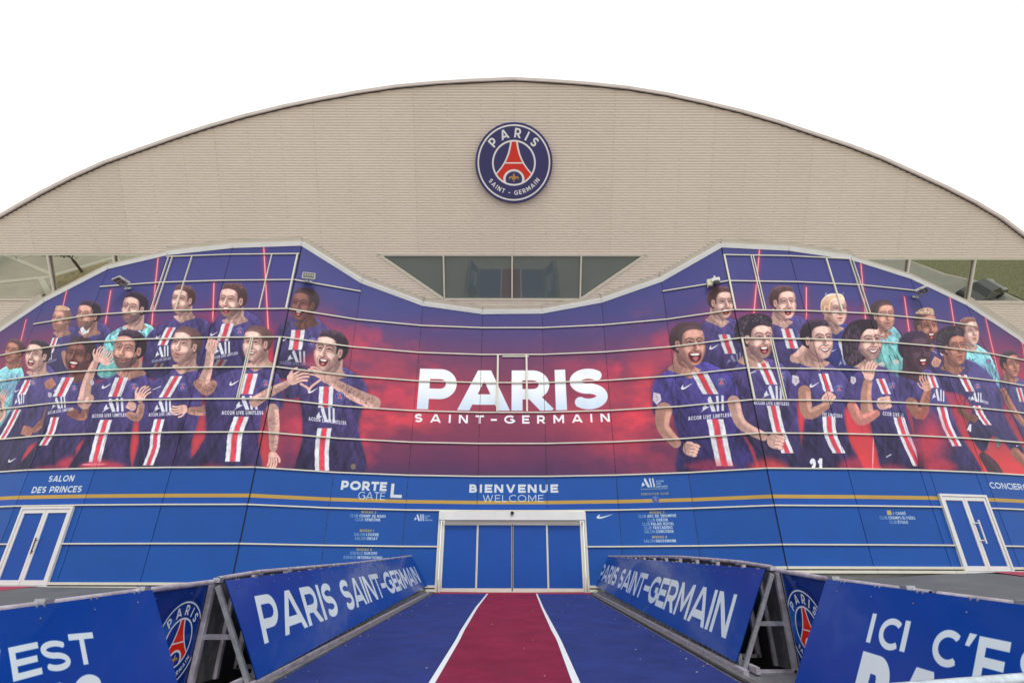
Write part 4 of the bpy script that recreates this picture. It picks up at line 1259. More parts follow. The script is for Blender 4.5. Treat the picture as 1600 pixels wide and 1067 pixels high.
M_STEEL2 = mat("worn_scaffold_steel", (0.46, 0.43, 0.50), 0.5, 0.35, 0.25, 7.0, bump=0.2, bscale=50, dirt=((0.16, 0.11, 0.10), 4.0, 0.6))
M_BLACK = mat("black_rubber", (0.015, 0.015, 0.017), 0.6)
M_DEVICE = mat("lamp_housing", (0.50, 0.50, 0.50), 0.45, 0.4, 0.06)
M_BEIGE = mat("beige_plastic", (0.62, 0.58, 0.42), 0.5)
M_LENS = mat("lamp_glass", (0.10, 0.10, 0.11), 0.08, 0.0, 0.05, coat=1.0)
M_CARPET = mat("blue_carpet", (0.032, 0.052, 0.232), 0.95, 0, 0.20, 1.6, bump=0.9, bscale=260, spec=0.12, dirt=((0.05, 0.05, 0.17), 1.1, 0.5))
M_REDCARPET = mat("claret_carpet", (0.250, 0.024, 0.070), 0.95, 0, 0.18, 1.6, bump=0.9, bscale=260, spec=0.12, dirt=((0.19, 0.03, 0.07), 1.4, 0.5))
M_LINE = mat("white_edging", (0.60, 0.64, 0.70), 0.7, 0, 0.05, 5.0)
M_RAMP = mat("ramp_steel", (0.12, 0.12, 0.135), 0.7, 0.2, 0.3, 6.0, bump=0.3, dirt=((0.24, 0.21, 0.19), 8.0, 0.7))
M_TARMAC = mat("tarmac", (0.105, 0.112, 0.125), 0.9, 0, 0.16, 1.2, bump=0.5, bscale=90, dirt=((0.16, 0.15, 0.16), 0.7, 0.6))
M_PAVE = mat("pale_pavement", (0.40, 0.375, 0.31), 0.9, 0, 0.08, 0.5, bump=0.3, bscale=40, dirt=((0.31, 0.30, 0.25), 0.35, 0.7))
M_PAVE_L = mat("light_kerb_stone", (0.52, 0.50, 0.42), 0.85, 0, 0.08, 1.5)
M_CONC = mat("concrete", (0.36, 0.35, 0.33), 0.85, 0, 0.15, 2.0, bump=0.4, bscale=30, dirt=((0.22, 0.20, 0.19), 2.0, 0.7))
M_GRASS = mat("grass", (0.17, 0.175, 0.095), 0.95, 0, 0.45, 6.0, bump=1.0, bscale=30, dirt=((0.16, 0.15, 0.07), 1.0, 0.7))
M_REDMAT = mat("red_doormat", (0.34, 0.035, 0.075), 0.9, 0, 0.12, 3.0)
M_BARK = mat("bark", (0.12, 0.09, 0.07), 0.9, 0, 0.3, 5)
M_LEAF = mat("leaves", (0.055, 0.095, 0.030), 0.7, 0, 0.4, 1.5)
M_LEAD = mat("grey_lead", (0.38, 0.38, 0.38), 0.6)
M_CAR = mat("dark_car_paint", (0.02, 0.024, 0.03), 0.25, 0.3, 0.05, coat=1.0)
M_SKIN = mat("skin", (0.45, 0.27, 0.2), 0.6)
M_SHIRT = mat("white_shirt", (0.8, 0.8, 0.8), 0.8)
M_TROUS = mat("dark_trousers", (0.03, 0.03, 0.04), 0.85)

# ------------------------------------------------------------------ BUILDING
bld = empty("stadium_stand", (0, 22.5, 0))
tag(bld, "stadium entrance front: curved blue and mural wall under a leaning corrugated shell", "building")
def part(o):       # parts keep their place in the world
    o.parent = bld
    o.matrix_parent_inverse = Matrix.Translation((0, -22.5, 0))
    return o

def facet_pt(i, t, z, off=0.0):
    P, Q = PLAN[i], PLAN[i + 1]
    e = Q - P
    n = Vector((e.y, -e.x)).normalized()          # towards the viewer
    p = P + e * t + n * off
    return Vector((p.x, p.y, z))
def flen(i): return (PLAN[i + 1] - PLAN[i]).length

GAP, THK = 0.012, 0.035
def panel(i, t0, z00, z01, t1, z10, z11, mural, gl=GAP, gr=GAP):
    if t0 == 0 and i in (6, 13): gl = .032
    """a flat wall panel on facet i between t0 and t1; heights bottom/top at either side"""
    L = flen(i)
    a, b = t0 + gl / L, t1 - gr / L
    f = lambda z0, z1, t: z0 + (z1 - z0) * (t - t0) / (t1 - t0)
    corners = [(a, f(z00, z10, a)), (b, f(z00, z10, b)), (b, f(z01, z11, b)), (a, f(z01, z11, a))]
    vs = [facet_pt(i, t, z, THK) for t, z in corners] + [facet_pt(i, t, z, 0.0) for t, z in corners]
    H = (MZ1 - Z_MID) if mural else (Z_MID - SZ0)
    base = Z_MID if mural else SZ0
    uv = [((S_AT[i] + t * L) / S_TOT, (z - base) / H) for t, z in corners] * 2
    fs = [(0, 1, 2, 3), (0, 4, 5, 1), (1, 5, 6, 2), (2, 6, 7, 3), (3, 7, 4, 0)]
    return part(mesh_obj("wall_panel", vs, fs, M_MURAL if mural else M_SIGN, None, uv))

def rail(i, t0, t1, z, name="rail", w=0.050, d=0.06, m=None, gl=0.0):
    a, b = facet_pt(i, t0, z, THK + d / 2 + .003), facet_pt(i, t1, z, THK + d / 2 + .003)
    n = (facet_pt(i, 0, 0, 1) - facet_pt(i, 0, 0, 0))
    mb = MB().bar(a, b, d, w)
    return part(mb.build(name, m or M_ALU))
def mullion(i, t, z0, z1, w=0.045, d=0.07):
    a, b = facet_pt(i, t, z0, THK + d / 2 + .002), facet_pt(i, t, z1, THK + d / 2 + .002)
    e = (facet_pt(i, 1, 0) - facet_pt(i, 0, 0)).normalized()
    n = facet_pt(i, 0, 0, 1) - facet_pt(i, 0, 0, 0)
    mb = MB().box((a + b) / 2, e * w / 2, n * d / 2, (0, 0, (z1 - z0) / 2))
    return part(mb.build("window_frame", M_ALU))

def base_z(X): return 0.40 + EYE if X > 6.5 else (-0.27 + EYE if X > -6 else -0.17 + EYE)
DOOR_X = 3.0
for i in range(NF):
    P, Q = PLAN[i], PLAN[i + 1]
    mx = (P.x + Q.x) / 2
    ztp, ztq = top_z(i) - .05, top_z(i + 1) - .05
    # levels of joints on this facet
    joints = LV[2:8]
    if -20 < mx < -7 or 7 < mx < 20: joints = joints + [LV[8]]
    if -17 < mx < -10 or 10 < mx < 16.5: joints = joints + [LV[9]]
    joints = [z for z in joints if z < min(ztp, ztq) - 0.0]
    for k, z0 in enumerate(joints):
        if k + 1 < len(joints): panel(i, 0, z0 + .012, joints[k + 1] - .012, 1, z0 + .012, joints[k + 1] - .012, True)
        else: panel(i, 0, z0 + .012, ztp, 1, z0 + .012, ztq, True)
    for z in joints:
        rail(i, 0, 1, z, "rail" if z != Z_MID else "rail")
    # lower storey
    bz = base_z(mx)
    tdoor = None
    spans = [(0.0, 1.0)]
    if 16.4 < P.x < 16.5:      # right hand door facet
        panel(i, 0, LV[1] + .012, Z_MID - .012, .14, LV[1] + .012, Z_MID - .012, False)
        panel(i, .14, 3.08 + EYE, Z_MID - .012, .86, 3.08 + EYE, Z_MID - .012, False)
        panel(i, .86, LV[1] + .012, Z_MID - .012, 1, LV[1] + .012, Z_MID - .012, False)
        spans = [(0, .14), (.86, 1.0)]
    else:
        panel(i, 0, LV[1] + .012, Z_MID - .012, 1, LV[1] + .012, Z_MID - .012, False)
    if -19.7 < P.x < -19.6: spans = [(0, .14), (.90, 1.0)]
    if P.x < 0 < Q.x: spans = []
    elif -4.5 < P.x < -4.3: spans = [(0, (-DOOR_X - P.x) / (Q.x - P.x))]
    elif 1.4 < P.x < 1.6: spans = [((DOOR_X + .05 - P.x) / (Q.x - P.x), 1)]
    for a, b in spans:
        panel(i, a, LV[0] + .012, LV[1] - .012, b, LV[0] + .012, LV[1] - .012, False)
        panel(i, a, bz, LV[0] - .012, b, bz, LV[0] - .012, False)
        rail(i, a, b, LV[0])
        rail(i, a, b, bz - .03, "base_rail", .09, .10)
        rail(i, a, b, bz - .17, "base_rail", .10, .13)
        if 16.4 < P.x < 16.5: rail(i, a, b, LV[1])
        zb_ = -0.9 + EYE
        part(MB().bar(facet_pt(i, a, (bz - .23 + zb_) / 2, -.06), facet_pt(i, b, (bz - .23 + zb_) / 2, -.06), .12, bz - .23 - zb_ + 0).build("plinth", M_CONC))
    if not (16.4 < P.x < 16.5): rail(i, 0, 1, LV[1])
# structural wall behind the panels: dark, gives the joints their depth
core = MB()
for i in range(NF):
    P, Q = PLAN[i], PLAN[i + 1]
    segs = [(0, 1, Z_MID - 1.35)] if P.x < 0 < Q.x else [(0, 1, -1.0)]
    if -4.5 < P.x < -4.3:
        t = (-DOOR_X - P.x) / (Q.x - P.x); segs = [(0, t, -1.0), (t, 1, Z_MID - 1.35)]
    if 1.4 < P.x < 1.6:
        t = (DOOR_X + .05 - P.x) / (Q.x - P.x); segs = [(0, t, Z_MID - 1.35), (t, 1, -1.0)]
    for a, b, zb in segs:
        za = top_z(i) + (top_z(i + 1) - top_z(i)) * a - .08
        zb2 = top_z(i) + (top_z(i + 1) - top_z(i)) * b - .08
        f = [facet_pt(i, a, zb, -.004), facet_pt(i, b, zb, -.004), facet_pt(i, b, zb2, -.004), facet_pt(i, a, za, -.004)]
        g = [facet_pt(i, a, zb, -.25), facet_pt(i, b, zb, -.25), facet_pt(i, b, zb2, -.25), facet_pt(i, a, za, -.25)]
        core.add(f + g, [(0, 1, 2, 3), (7, 6, 5, 4), (0, 4, 5, 1), (3, 2, 6, 7)])
part(core.build("wall_core", M_DARK))

# window frames drawn over the print: (photo points of top and foot) -> facet position
def wf(x0, y0, x1, y1, w=0.04, d=.07):
    w = w if w < .06 else w * .75
    s, z, k = wall_sz(x0, y0)
    s2, z2, k2 = wall_sz(x1, y1)
    kk = wall_sz((x0 + x1) / 2, (y0 + y1) / 2)[2]
    t = ((s + s2) / 2 - S_AT[kk]) / flen(kk)
    t = min(max(t, 0.012), 0.988)
    snap = lambda z: min(LV, key=lambda q: abs(q - z))
    mullion(kk, t, snap(z2) + .04, snap(z) - .04, w, d)
for a in [(263, 408, 238, 485), (269, 408, 244, 485), (300, 405, 277, 483), (424.9, 402, 406.9, 480.6), (464, 402, 450, 480, .10), (391.9, 529, 374, 620), (395, 529, 377, 620), (439, 528, 419, 621, .11),
          (1132, 406, 1147, 484, .10), (1173, 407, 1191.8, 484.4), (1177, 407, 1195, 484.4), (1293, 415, 1314.4, 490, .09), (1329, 415, 1353, 491), (1334, 415, 1357, 492),
          (1160, 532, 1176, 623, .10), (1203.8, 533, 1222.5, 623), (1207, 533, 1226, 623)]:
    wf(*a)
ic = 9
for x in (777.5, 823):
    t = (at_y(x, 600, 22.46).x - PLAN[ic].x) / (PLAN[ic + 1].x - PLAN[ic].x)
    mullion(ic, t, LV[4] + .04, LV[6] - .04, .085, .1)
rail(ic, .34, .765, LV[6] - .10, "window_frame", .05, .06)
del x

# coping along the top of the wall and the flat flashing above it
for i in range(NF):
    P, Q = PLAN[i], PLAN[i + 1]
    thin = mx_ = (P.x + Q.x) / 2
    wide = -17 < thin < 16.6
    a, b = Vector((P.x, P.y, top_z(i))), Vector((Q.x, Q.y, top_z(i + 1)))
    upv = Vector((0, -SA, CA)); nv = Vector((0, -CA, -SA))
    e = (b - a)
    h = .20 if wide else .15
    side = e.normalized().cross(nv).normalized()
    if side.z < 0: side = -side
    ext = e.normalized() * .02
    c = MB()
    c.box((a + b) / 2 + side * (h / 2 - .05) + nv * .03, e / 2 + ext, side * h / 2, nv * .08)
    part(c.build("coping", M_COPING))
    hf = .22 if wide else (.10 if abs(thin) < 23 else .30)
    c = MB()
    c.box((a + b) / 2 + side * (h - .05 + hf / 2) + nv * .035, e / 2 + ext * .5, side * hf / 2, nv * .012)
    part(c.build("flashing", M_FLASH))

# ---------------- the leaning shell
ARCH = [(-36, -3.2), (-33, -.6), (-30, 1.4), (-27.3, 3.1), (-24.59, 4.62), (-22.39, 5.72), (-20.79, 6.45), (-19.13, 7.12), (-17.41, 7.69), (-15.70, 8.24), (-14.0, 8.74), (-12.29, 9.19),
        (-10.45, 9.6), (-8.86, 9.90), (-7.07, 10.20), (-5.3, 10.45), (-3.54, 10.60), (-1.78, 10.70), (0.07, 10.77), (1.74, 10.69), (3.54, 10.57), (5.3, 10.40), (7.1, 10.13), (8.83, 9.79), (10.6, 9.4),
        (12.28, 8.96), (13.9, 8.47), (15.7, 7.93), (17.3, 7.38), (18.9, 6.73), (20.5, 6.07), (22.03, 5.37), (23.4, 4.66), (24.72, 3.80), (27.3, 2.0), (30, -.2), (34, -3.6)]
AX, AV = [a[0] for a in ARCH], [a[1] for a in ARCH]
EDGE = 0.16
def arch_x(v):
    """x-limits of the shell at height v"""
    v = v + EDGE
    k = AV.index(max(AV))
    l = np.interp(v, AV[:k + 1], AX[:k + 1])
    r = np.interp(-v, [-q for q in AV[k:]], AX[k:])
    return l, r
WX = [p.x for p in PLAN]
WV = [v_of_y(p.y) + .10 for p in PLAN]        # wall top in shell coordinates
def below_wall(v):
    """x-intervals where the wall stands in front of the shell at height v"""
    out, inside = [], WV[0] > v
    start = WX[0] if inside else None
    for i in range(len(WX) - 1):
        if (WV[i] > v) != (WV[i + 1] > v):
            x = WX[i] + (WX[i + 1] - WX[i]) * (v - WV[i]) / (WV[i + 1] - WV[i])
            if inside: out.append((start, x)); inside = False
            else: start, inside = x, True
    if inside: out.append((start, WX[-1]))
    return out
WIN_C = dict(v0=.70, v1=2.79, xt=6.35, xb=3.36)
WIN_L = dict(v0=.66, v1=2.76); WIN_R = dict(v0=.60, v1=2.62)
def intervals(v):
    l, r = arch_x(v)
    iv = [(l, r)]
    def cut(iv, a, b):
        o = []
        for p, q in iv:
            if b <= p or a >= q: o.append((p, q)); continue
            if a > p: o.append((p, a))
            if b < q: o.append((b, q))
        return o
    for a, b in below_wall(v): iv = cut(iv, a, b)
    if WIN_C['v0'] < v < WIN_C['v1']:
        h = WIN_C['xb'] + (WIN_C['xt'] - WIN_C['xb']) * (v - WIN_C['v0']) / (WIN_C['v1'] - WIN_C['v0'])
        iv = cut(iv, -h, h)
    if WIN_L['v0'] < v < WIN_L['v1']: iv = cut(iv, -60, -15)
    if WIN_R['v0'] < v < WIN_R['v1']: iv = cut(iv, 15, 60)
    return [q for q in iv if q[1] - q[0] > .02]
PITCH_C = 0.120
SEAMS = [-60] + [0.07 + 4.66 * k for k in range(-7, 8)] + [60]
bays = {k: MB() for k in range(len(SEAMS) - 1)}
screws = MB()
v = -1.2
row = 0
# profile of one corrugation, bottom to top: (dv, height)
PROF = [(0.0, 0.0), (0.34, 0.0), (0.52, -0.060), (0.74, -0.060), (1.0, 0.0)]
while v < 10.75:
    mid = intervals(v + PITCH_C / 2)
    for j in range(len(PROF) - 1):
        va, vb = v + PROF[j][0] * PITCH_C, v + PROF[j + 1][0] * PITCH_C
        ia, ib = intervals(va), intervals(vb)
        if len(ia) != len(ib): ia = ib = mid
        for (a0, a1), (b0, b1) in zip(ia, ib):
            for k in range(len(SEAMS) - 1):
                s0, s1 = SEAMS[k] + .0015, SEAMS[k + 1] - .0015
                if min(a1, b1) <= s0 or max(a0, b0) >= s1: continue
                c = lambda x: min(max(x, s0), s1)
                q = [up_pt(c(a0), va, PROF[j][1]), up_pt(c(a1), va, PROF[j][1]), up_pt(c(b1), vb, PROF[j + 1][1]), up_pt(c(b0), vb, PROF[j + 1][1])]
                bays[k].add(q, [(0, 1, 2, 3)])
    if row % 2 == 0:
        for (a0, a1) in mid:
            k = math.ceil((a0 - .07) / 1.553)
            while .07 + k * 1.553 < a1:
                x = .07 + k * 1.553 + .03
                if abs(x) < 25.5: 
                    p = up_pt(x, v + PITCH_C * .2, .006)
                    screws.box(p, (.008, 0, 0), Vector((0, -SA, CA)) * .008, Vector((0, -CA, -SA)) * .006)
                k += 1
    v += PITCH_C
    row += 1
for k, mb in bays.items():
    if mb.f: part(mb.build("cladding_sheet", M_CLAD))
o = part(screws.build("cladding_screws", M_SCREW)); o['kind'] = 'stuff'
# roof edge following the arch; dark strip stands in for the shade under it
for i in range(len(ARCH) - 1):
    (xa, va), (xb, vb) = ARCH[i], ARCH[i + 1]
    a, b = up_pt(xa, va), up_pt(xb, vb)
    e = b - a
    nv = Vector((0, -CA, -SA))
    side = e.normalized().cross(nv).normalized()
    if side.z < 0: side = -side
    part(MB().box((a + b) / 2 - side * .045 + nv * .06, e / 2 + e.normalized() * .006, side * .055, nv * .10).build("roof_edge", M_GUTTER))
    part(MB().box((a + b) / 2 - side * .125 + nv * .004, e / 2, side * .016, nv * .008).build("edge_shade", M_DARK))
roof = MB()
n = len(ARCH)
front = [up_pt(x, v_, -.02) for x, v_ in ARCH]
back = [p + Vector((0, 16, -2.5)) for p in front]
roof.add(front + back, [(i, i + 1, n + i + 1, n + i) for i in range(n - 1)])
part(roof.build("roof", M_FLASH, smooth=True))

# windows in the shell
def window(name, panes, frames, glass):
    for q in panes:
        ps = [up_pt(x, v_, -.10) for x, v_ in q]
        c = sum(ps, Vector()) / len(ps)
        back_ = [p + Vector((0, CA, SA)) * .02 for p in ps]
        nq = len(ps)
        o = mesh_obj("pane", ps + back_, [tuple(range(nq)), tuple(reversed(range(nq, 2 * nq)))] + [(k, nq + k, nq + (k + 1) % nq, (k + 1) % nq) for k in range(nq)], glass)
        part(o)
    for (xa, va, xb, vb, w) in frames:
        a, b = up_pt(xa, va, -.01), up_pt(xb, vb, -.01)
        e = b - a
        nv = Vector((0, -CA, -SA))
        side = e.normalized().cross(nv).normalized()
        part(MB().box((a + b) / 2, e / 2, side * w / 2, nv * .035).build("window_frame", M_FRAME))
c_ = WIN_C
window("window", [[(-3.36, .70), (-3.34, 2.79), (-6.35, 2.79)], [(-3.32, .70), (0, .70), (0, 2.79), (-3.32, 2.79)], [(0.02, .70), (3.34, .70), (3.34, 2.79), (0.02, 2.79)], [(3.38, .70), (6.35, 2.79), (3.36, 2.79)]],
       [(-3.36, .66, 3.36, .66, .10), (-6.6, 2.83, 6.6, 2.83, .07), (-3.40, .68, -6.5, 2.84, .12), (3.40, .68, 6.5, 2.84, .12), (-3.34, .68, -3.34, 2.80, .07), (0, .70, 0, 2.80, .07), (3.36, .68, 3.36, 2.80, .07)], M_GLASS_D)
xs = [-25.6, -22.6, -19.4, -16.0]
window("window", [[(xs[k] + .02, .66), (xs[k + 1] - .02, .66), (xs[k + 1] - .02, 2.76), (xs[k] + .02, 2.76)] for k in range(len(xs) - 1)] + [[(-30.4, .66), (-25.62, .66), (-25.62, 2.76), (-27.5, 2.76)]],
       [(-30.6, .62, -20, .62, .12), (-27.6, 2.80, -16.6, 2.80, .07)] + [(x_, .64, x_, 2.78, .08) for x_ in xs[:-1]], M_GLASS)
xs = [16.0, 19.35, 22.55, 25.6]
window("window", [[(xs[k] + .02, .60), (xs[k + 1] - .02, .60), (xs[k + 1] - .02, 2.62), (xs[k] + .02, 2.62)] for k in range(len(xs) - 1)] + [[(25.62, .60), (28.7, .60), (26.0, 2.62), (25.62, 2.62)]],
       [(20, .56, 28.8, .56, .12), (16.4, 2.66, 26.1, 2.66, .07)] + [(x_, .58, x_, 2.64, .08) for x_ in xs[1:]], M_GLASS)
# ------------------------------------------------------------------ doors (parts of the building)
def sub(o, parent_part):
    o.parent = parent_part
    o.matrix_parent_inverse = Matrix.Translation((0, -22.5, 0)) @ Matrix.Identity(4) if False else Matrix.Identity(4)
    return o

# central sliding door: frame part, four leaves
DZ0, DZ1 = -.50 + EYE, 2.14 + EYE
yd = 22.36
door = part(MB().abox(-2.98, 3.02, yd - .24, yd + .06, DZ1 + .03, LV[1] - .06).build("sliding_door", M_WHITE))
door['label'] = "four leaf sliding door at the top of the ramp"
def door_piece(mb, name, m):
    o = mb.build(name, m)
    o.parent = door
    return o
for sx in (-1, 1):
    door_piece(MB().abox(sx * 3.0 - .04 + .025, sx * 3.0 + .04 + .025, yd - .12, yd + .1, DZ0, LV[1] - .04), "door_post", M_ALU)
    door_piece(MB().abox(sx * 2.88 - .035 + .025, sx * 2.88 + .035 + .025, yd - .05, yd + .1, DZ0, DZ1), "door_jamb", M_ALU)
door_piece(MB().abox(-2.78, 2.83, yd - .02, yd + .1, DZ1 - .10, DZ1 + .02), "door_head", M_ALU)
snr = MB()
prev = None
for k in range(6):
    r_ = .13 * math.cos(k / 5 * 1.4)
    ring = [(.02 + r_ * math.cos(t), yd - .25, LV[1] - .10 - .10 * math.sin(k / 5 * 1.4) + 0) for t in ()]
snr.tube([(.02, yd - .24, LV[1] - .115), (.02, yd - .33, LV[1] - .125)], .07, 14)
door_piece(snr, "door_sensor", M_BLACK)
edges = [-2.80, -1.40, .025, 1.45, 2.85]
for k in range(4):
    a, b = edges[k], edges[k + 1]
    yk = yd + (.04 if k in (0, 3) else 0)
    lw = .038
    leaf = MB()
    leaf.abox(a, a + lw, yk - .02, yk + .03, DZ0 + .02, DZ1 - .10)
    leaf.abox(b - lw, b, yk - .02, yk + .03, DZ0 + .02, DZ1 - .10)
    leaf.abox(a + lw, b - lw, yk - .02, yk + .03, DZ0 + .02, DZ0 + .14)
    leaf.abox(a + lw, b - lw, yk - .02, yk + .03, DZ1 - .15, DZ1 - .10)
    door_piece(leaf, "door_leaf_frame", M_ALU)
    door_piece(MB().abox(a + lw - .005, b - lw + .005, yk, yk + .015, DZ0 + .12, DZ1 - .14), "door_leaf", M_BLUEP)
door_piece(MB().abox(.005, .045, yd - .035, yd - .015, DZ0 + .05, DZ1 - .12), "door_seal", M_BLACK)
door_piece(MB().abox(-3.0, 3.05, yd - .30, yd + .2, DZ0 - .10, DZ0 - .002), "threshold", M_REDMAT)

def side_door(i, t0, t1, z0, z1, handle, label, gold=False):
    e = (facet_pt(i, 1, 0) - facet_pt(i, 0, 0)).normalized()
    n = facet_pt(i, 0, 0, 1) - facet_pt(i, 0, 0, 0)
    L = flen(i)
    base = facet_pt(i, t0, z0, .04)
    W, H = (t1 - t0) * L, z1 - z0
    q = lambda x, y, z: base + e * x + n * y + Vector((0, 0, z))
    def bx(mb, x0, x1, y0, y1, za, zb): return mb.box(q((x0 + x1) / 2, (y0 + y1) / 2, (za + zb) / 2), e * (x1 - x0) / 2, n * (y1 - y0) / 2, (0, 0, (zb - za) / 2))
    f = MB()
    bx(f, 0, .09, 0, .10, 0, H); bx(f, W - .09, W, 0, .10, 0, H); bx(f, .09, W - .09, 0, .10, H - .09, H); bx(f, .09, W - .09, 0, .098, 0, .06)
    d = part(f.build("double_door", M_WHITE))
    d['label'] = label
    for k in range(2):
        a, b = (.10, W / 2 - .006) if k == 0 else (W / 2 + .006, W - .10)
        lf = MB()
        lw = .105
        bx(lf, a, a + lw, .01, .075, .07, H - .10); bx(lf, b - lw, b, .01, .075, .07, H - .10)
        bx(lf, a + lw, b - lw, .01, .075, .07, .24); bx(lf, a + lw, b - lw, .01, .075, H - .24, H - .10)
        lo = lf.build("door_leaf_frame", M_WHITE); lo.parent = d
        pn = bx(MB(), a + lw - .01, b - lw + .01, .02, .04, .23, H - .23).build("door_infill", M_BLUEP); pn.parent = d
        if gold:
            g = bx(MB(), a + lw, b - lw, .041, .044, 2.80 + EYE - z0, min(H - .245, 2.98 + EYE - z0)).build("gold_stripe", M_GOLD); g.parent = d
    hx = W / 2 + .06
    if handle:
        h = MB().tube([q(hx + .10, .20, H * .36), q(hx + .10, .20, H * .66)], .03, 10)
        h.tube([q(hx - .02, .07, H * .40), q(hx - .02 + .12, .20, H * .40)], .022, 8); h.tube([q(hx - .02, .07, H * .62), q(hx + .10, .20, H * .62)], .022, 8)
        ho = h.build("handle", M_WHITE)
    else:
        h = MB().tube([q(hx, .14, H * .40), q(hx, .14, H * .60)], .02, 10)
        h.tube([q(hx, .07, H * .43), q(hx, .14, H * .43)], .015, 8); h.tube([q(hx, .07, H * .57), q(hx, .14, H * .57)], .015, 8)
        ho = h.build("handle", M_BLACK)
    ho.parent = d
    return d
M_GOLD = mat("gold_film", (0.60, 0.37, 0.09), 0.5)
side_door(3, .14, .90, -.33 + EYE, LV[1] - .045, False, "white framed double door with dark pull handle on the left")
side_door(15, .14, .86, .20 + EYE, 3.06 + EYE, True, "white framed double door with white pull handle on the right", True)

# the club badge hung on the shell
bd = empty("round_crest_sign", up_pt(.075, 7.04, 0))
tag(bd, "round navy club crest sign with red tower, hung high on the corrugated shell", "sign")
bc = Canvas(1024, 1024, (52, 50, 108))
crest(bc, (512, 512), (508, 0), (0, -508), True, (56, 54, 112), (244, 242, 242))
CREST_IMG = bc.image("print_crest")
M_CREST = print_mat("crest_face", CREST_IMG, 0.35, gain=0.92)
M_NAVY = mat("navy_edge", srgb(58, 58, 120), 0.4)
# local frame of the sign: x right, y up the slope, z outwards
fx_, fy_, fz_ = Vector((1, 0, 0)), Vector((0, -SA, CA)), Vector((0, -CA, -SA))
R0 = 1.80
N = 72
rimv, rimf = [], []
prof = [(R0 * .97, .04), (R0, .07), (R0, .25), (R0 * .985, .28)]
for r_, h_ in prof:
    rimv += [fx_ * r_ * math.cos(2 * math.pi * k / N) + fy_ * r_ * math.sin(2 * math.pi * k / N) + fz_ * h_ for k in range(N)]
for j in range(len(prof) - 1):
    rimf += [(j * N + k, j * N + (k + 1) % N, (j + 1) * N + (k + 1) % N, (j + 1) * N + k) for k in range(N)]
o = mesh_obj("rim", rimv, rimf, M_NAVY, bd, None, True)
fv = [fx_ * R0 * .985 * math.cos(2 * math.pi * k / N) + fy_ * R0 * .985 * math.sin(2 * math.pi * k / N) + fz_ * .28 for k in range(N)]
uv = [(.5 + .4885 * math.cos(2 * math.pi * k / N), .5 + .4885 * math.sin(2 * math.pi * k / N)) for k in range(N)]
mesh_obj("face", fv, [tuple(range(N))], M_CREST, bd, uv)
mb = MB()
for a_ in (45, 135, 225, 315):
    p = (fx_ * math.cos(math.radians(a_)) + fy_ * math.sin(math.radians(a_))) * 1.2
    mb.box(p + fz_ * .03, fx_ * .06, fy_ * .06, fz_ * .05)
mb.build("bracket", M_STEEL, bd)

# ------------------------------------------------------------------ ground, terraces and ramp
def wall_g(X):
    return float(np.interp(X, [-34, -16, -6, -3.5, 3.5, 8, 12, 17, 34], [-.33, -.33, -.36, -.55, -.55, -.30, -.05, .20, .24])) + EYE
def zg(X, Y):
    g0 = wall_g(X)
    t = min(max((20.6 - Y) / 14.5, 0), 1)
    z = g0 + (0.0 - g0) * t
    if abs(X) < 4.2 and Y > 5: z = min(z, 0.02)
    return z
gx = [-300, -120, -60, -34] + list(np.linspace(-30, -4.25, 24)) + [-4.19, -3, 0, 3, 4.19] + list(np.linspace(4.25, 30, 24)) + [34, 60, 120, 300]
gy = [-300, -120, -60, -30, -10, 0, 3, 5.0, 5.2] + list(np.linspace(6, 21, 22)) + [23.5, 26, 40, 120]
gv = [(x, y, zg(x, y)) for y in gy for x in gx]
nx_ = len(gx)
far_f, near_f = [], []
for j in range(len(gy) - 1):
    for i in range(nx_ - 1):
        f = (j * nx_ + i, j * nx_ + i + 1, (j + 1) * nx_ + i + 1, (j + 1) * nx_ + i)
        near_f.append(f)
ground = mesh_obj("ground", gv, near_f, M_PAVE)
ground['kind'] = 'structure'
# tarmac terraces up to the doors
for sgn in (-1, 1):
    xs_ = [sgn * q for q in (4.13, 8, 12, 16, 19, 22, 26, 30)]
    ys_ = list(np.linspace(7, 21, 15)) + [23.4]
    vs = [(x, y, zg(x, y) + .035) for y in ys_ for x in xs_]
    fs = []
    for j in range(len(ys_) - 1):
        for i in range(len(xs_) - 1):
            f = (j * 8 + i, j * 8 + i + 1, (j + 1) * 8 + i + 1, (j + 1) * 8 + i)
            fs.append(f if sgn > 0 else f[::-1])
    o = mesh_obj("terrace", vs, fs, M_TARMAC); o['kind'] = 'structure'
def strip(name, x0, x1, y0, y1, m, dz=.042, n=8):
    xs_, ys_ = np.linspace(x0, x1, n), np.linspace(y0, y1, n)
    vs = [(x, y, zg(x, y) + dz) for y in ys_ for x in xs_]
    fs = [(j * n + i, j * n + i + 1, (j + 1) * n + i + 1, (j + 1) * n + i) for j in range(n - 1) for i in range(n - 1)]
    o = mesh_obj(name, vs, fs, m); o['kind'] = 'structure'
    return o
strip("red_carpet", -23.5, -17.2, 17.6, 20.7, M_REDMAT)
strip("red_carpet", 17.6, 24, 19.4, 20.95, M_REDMAT)

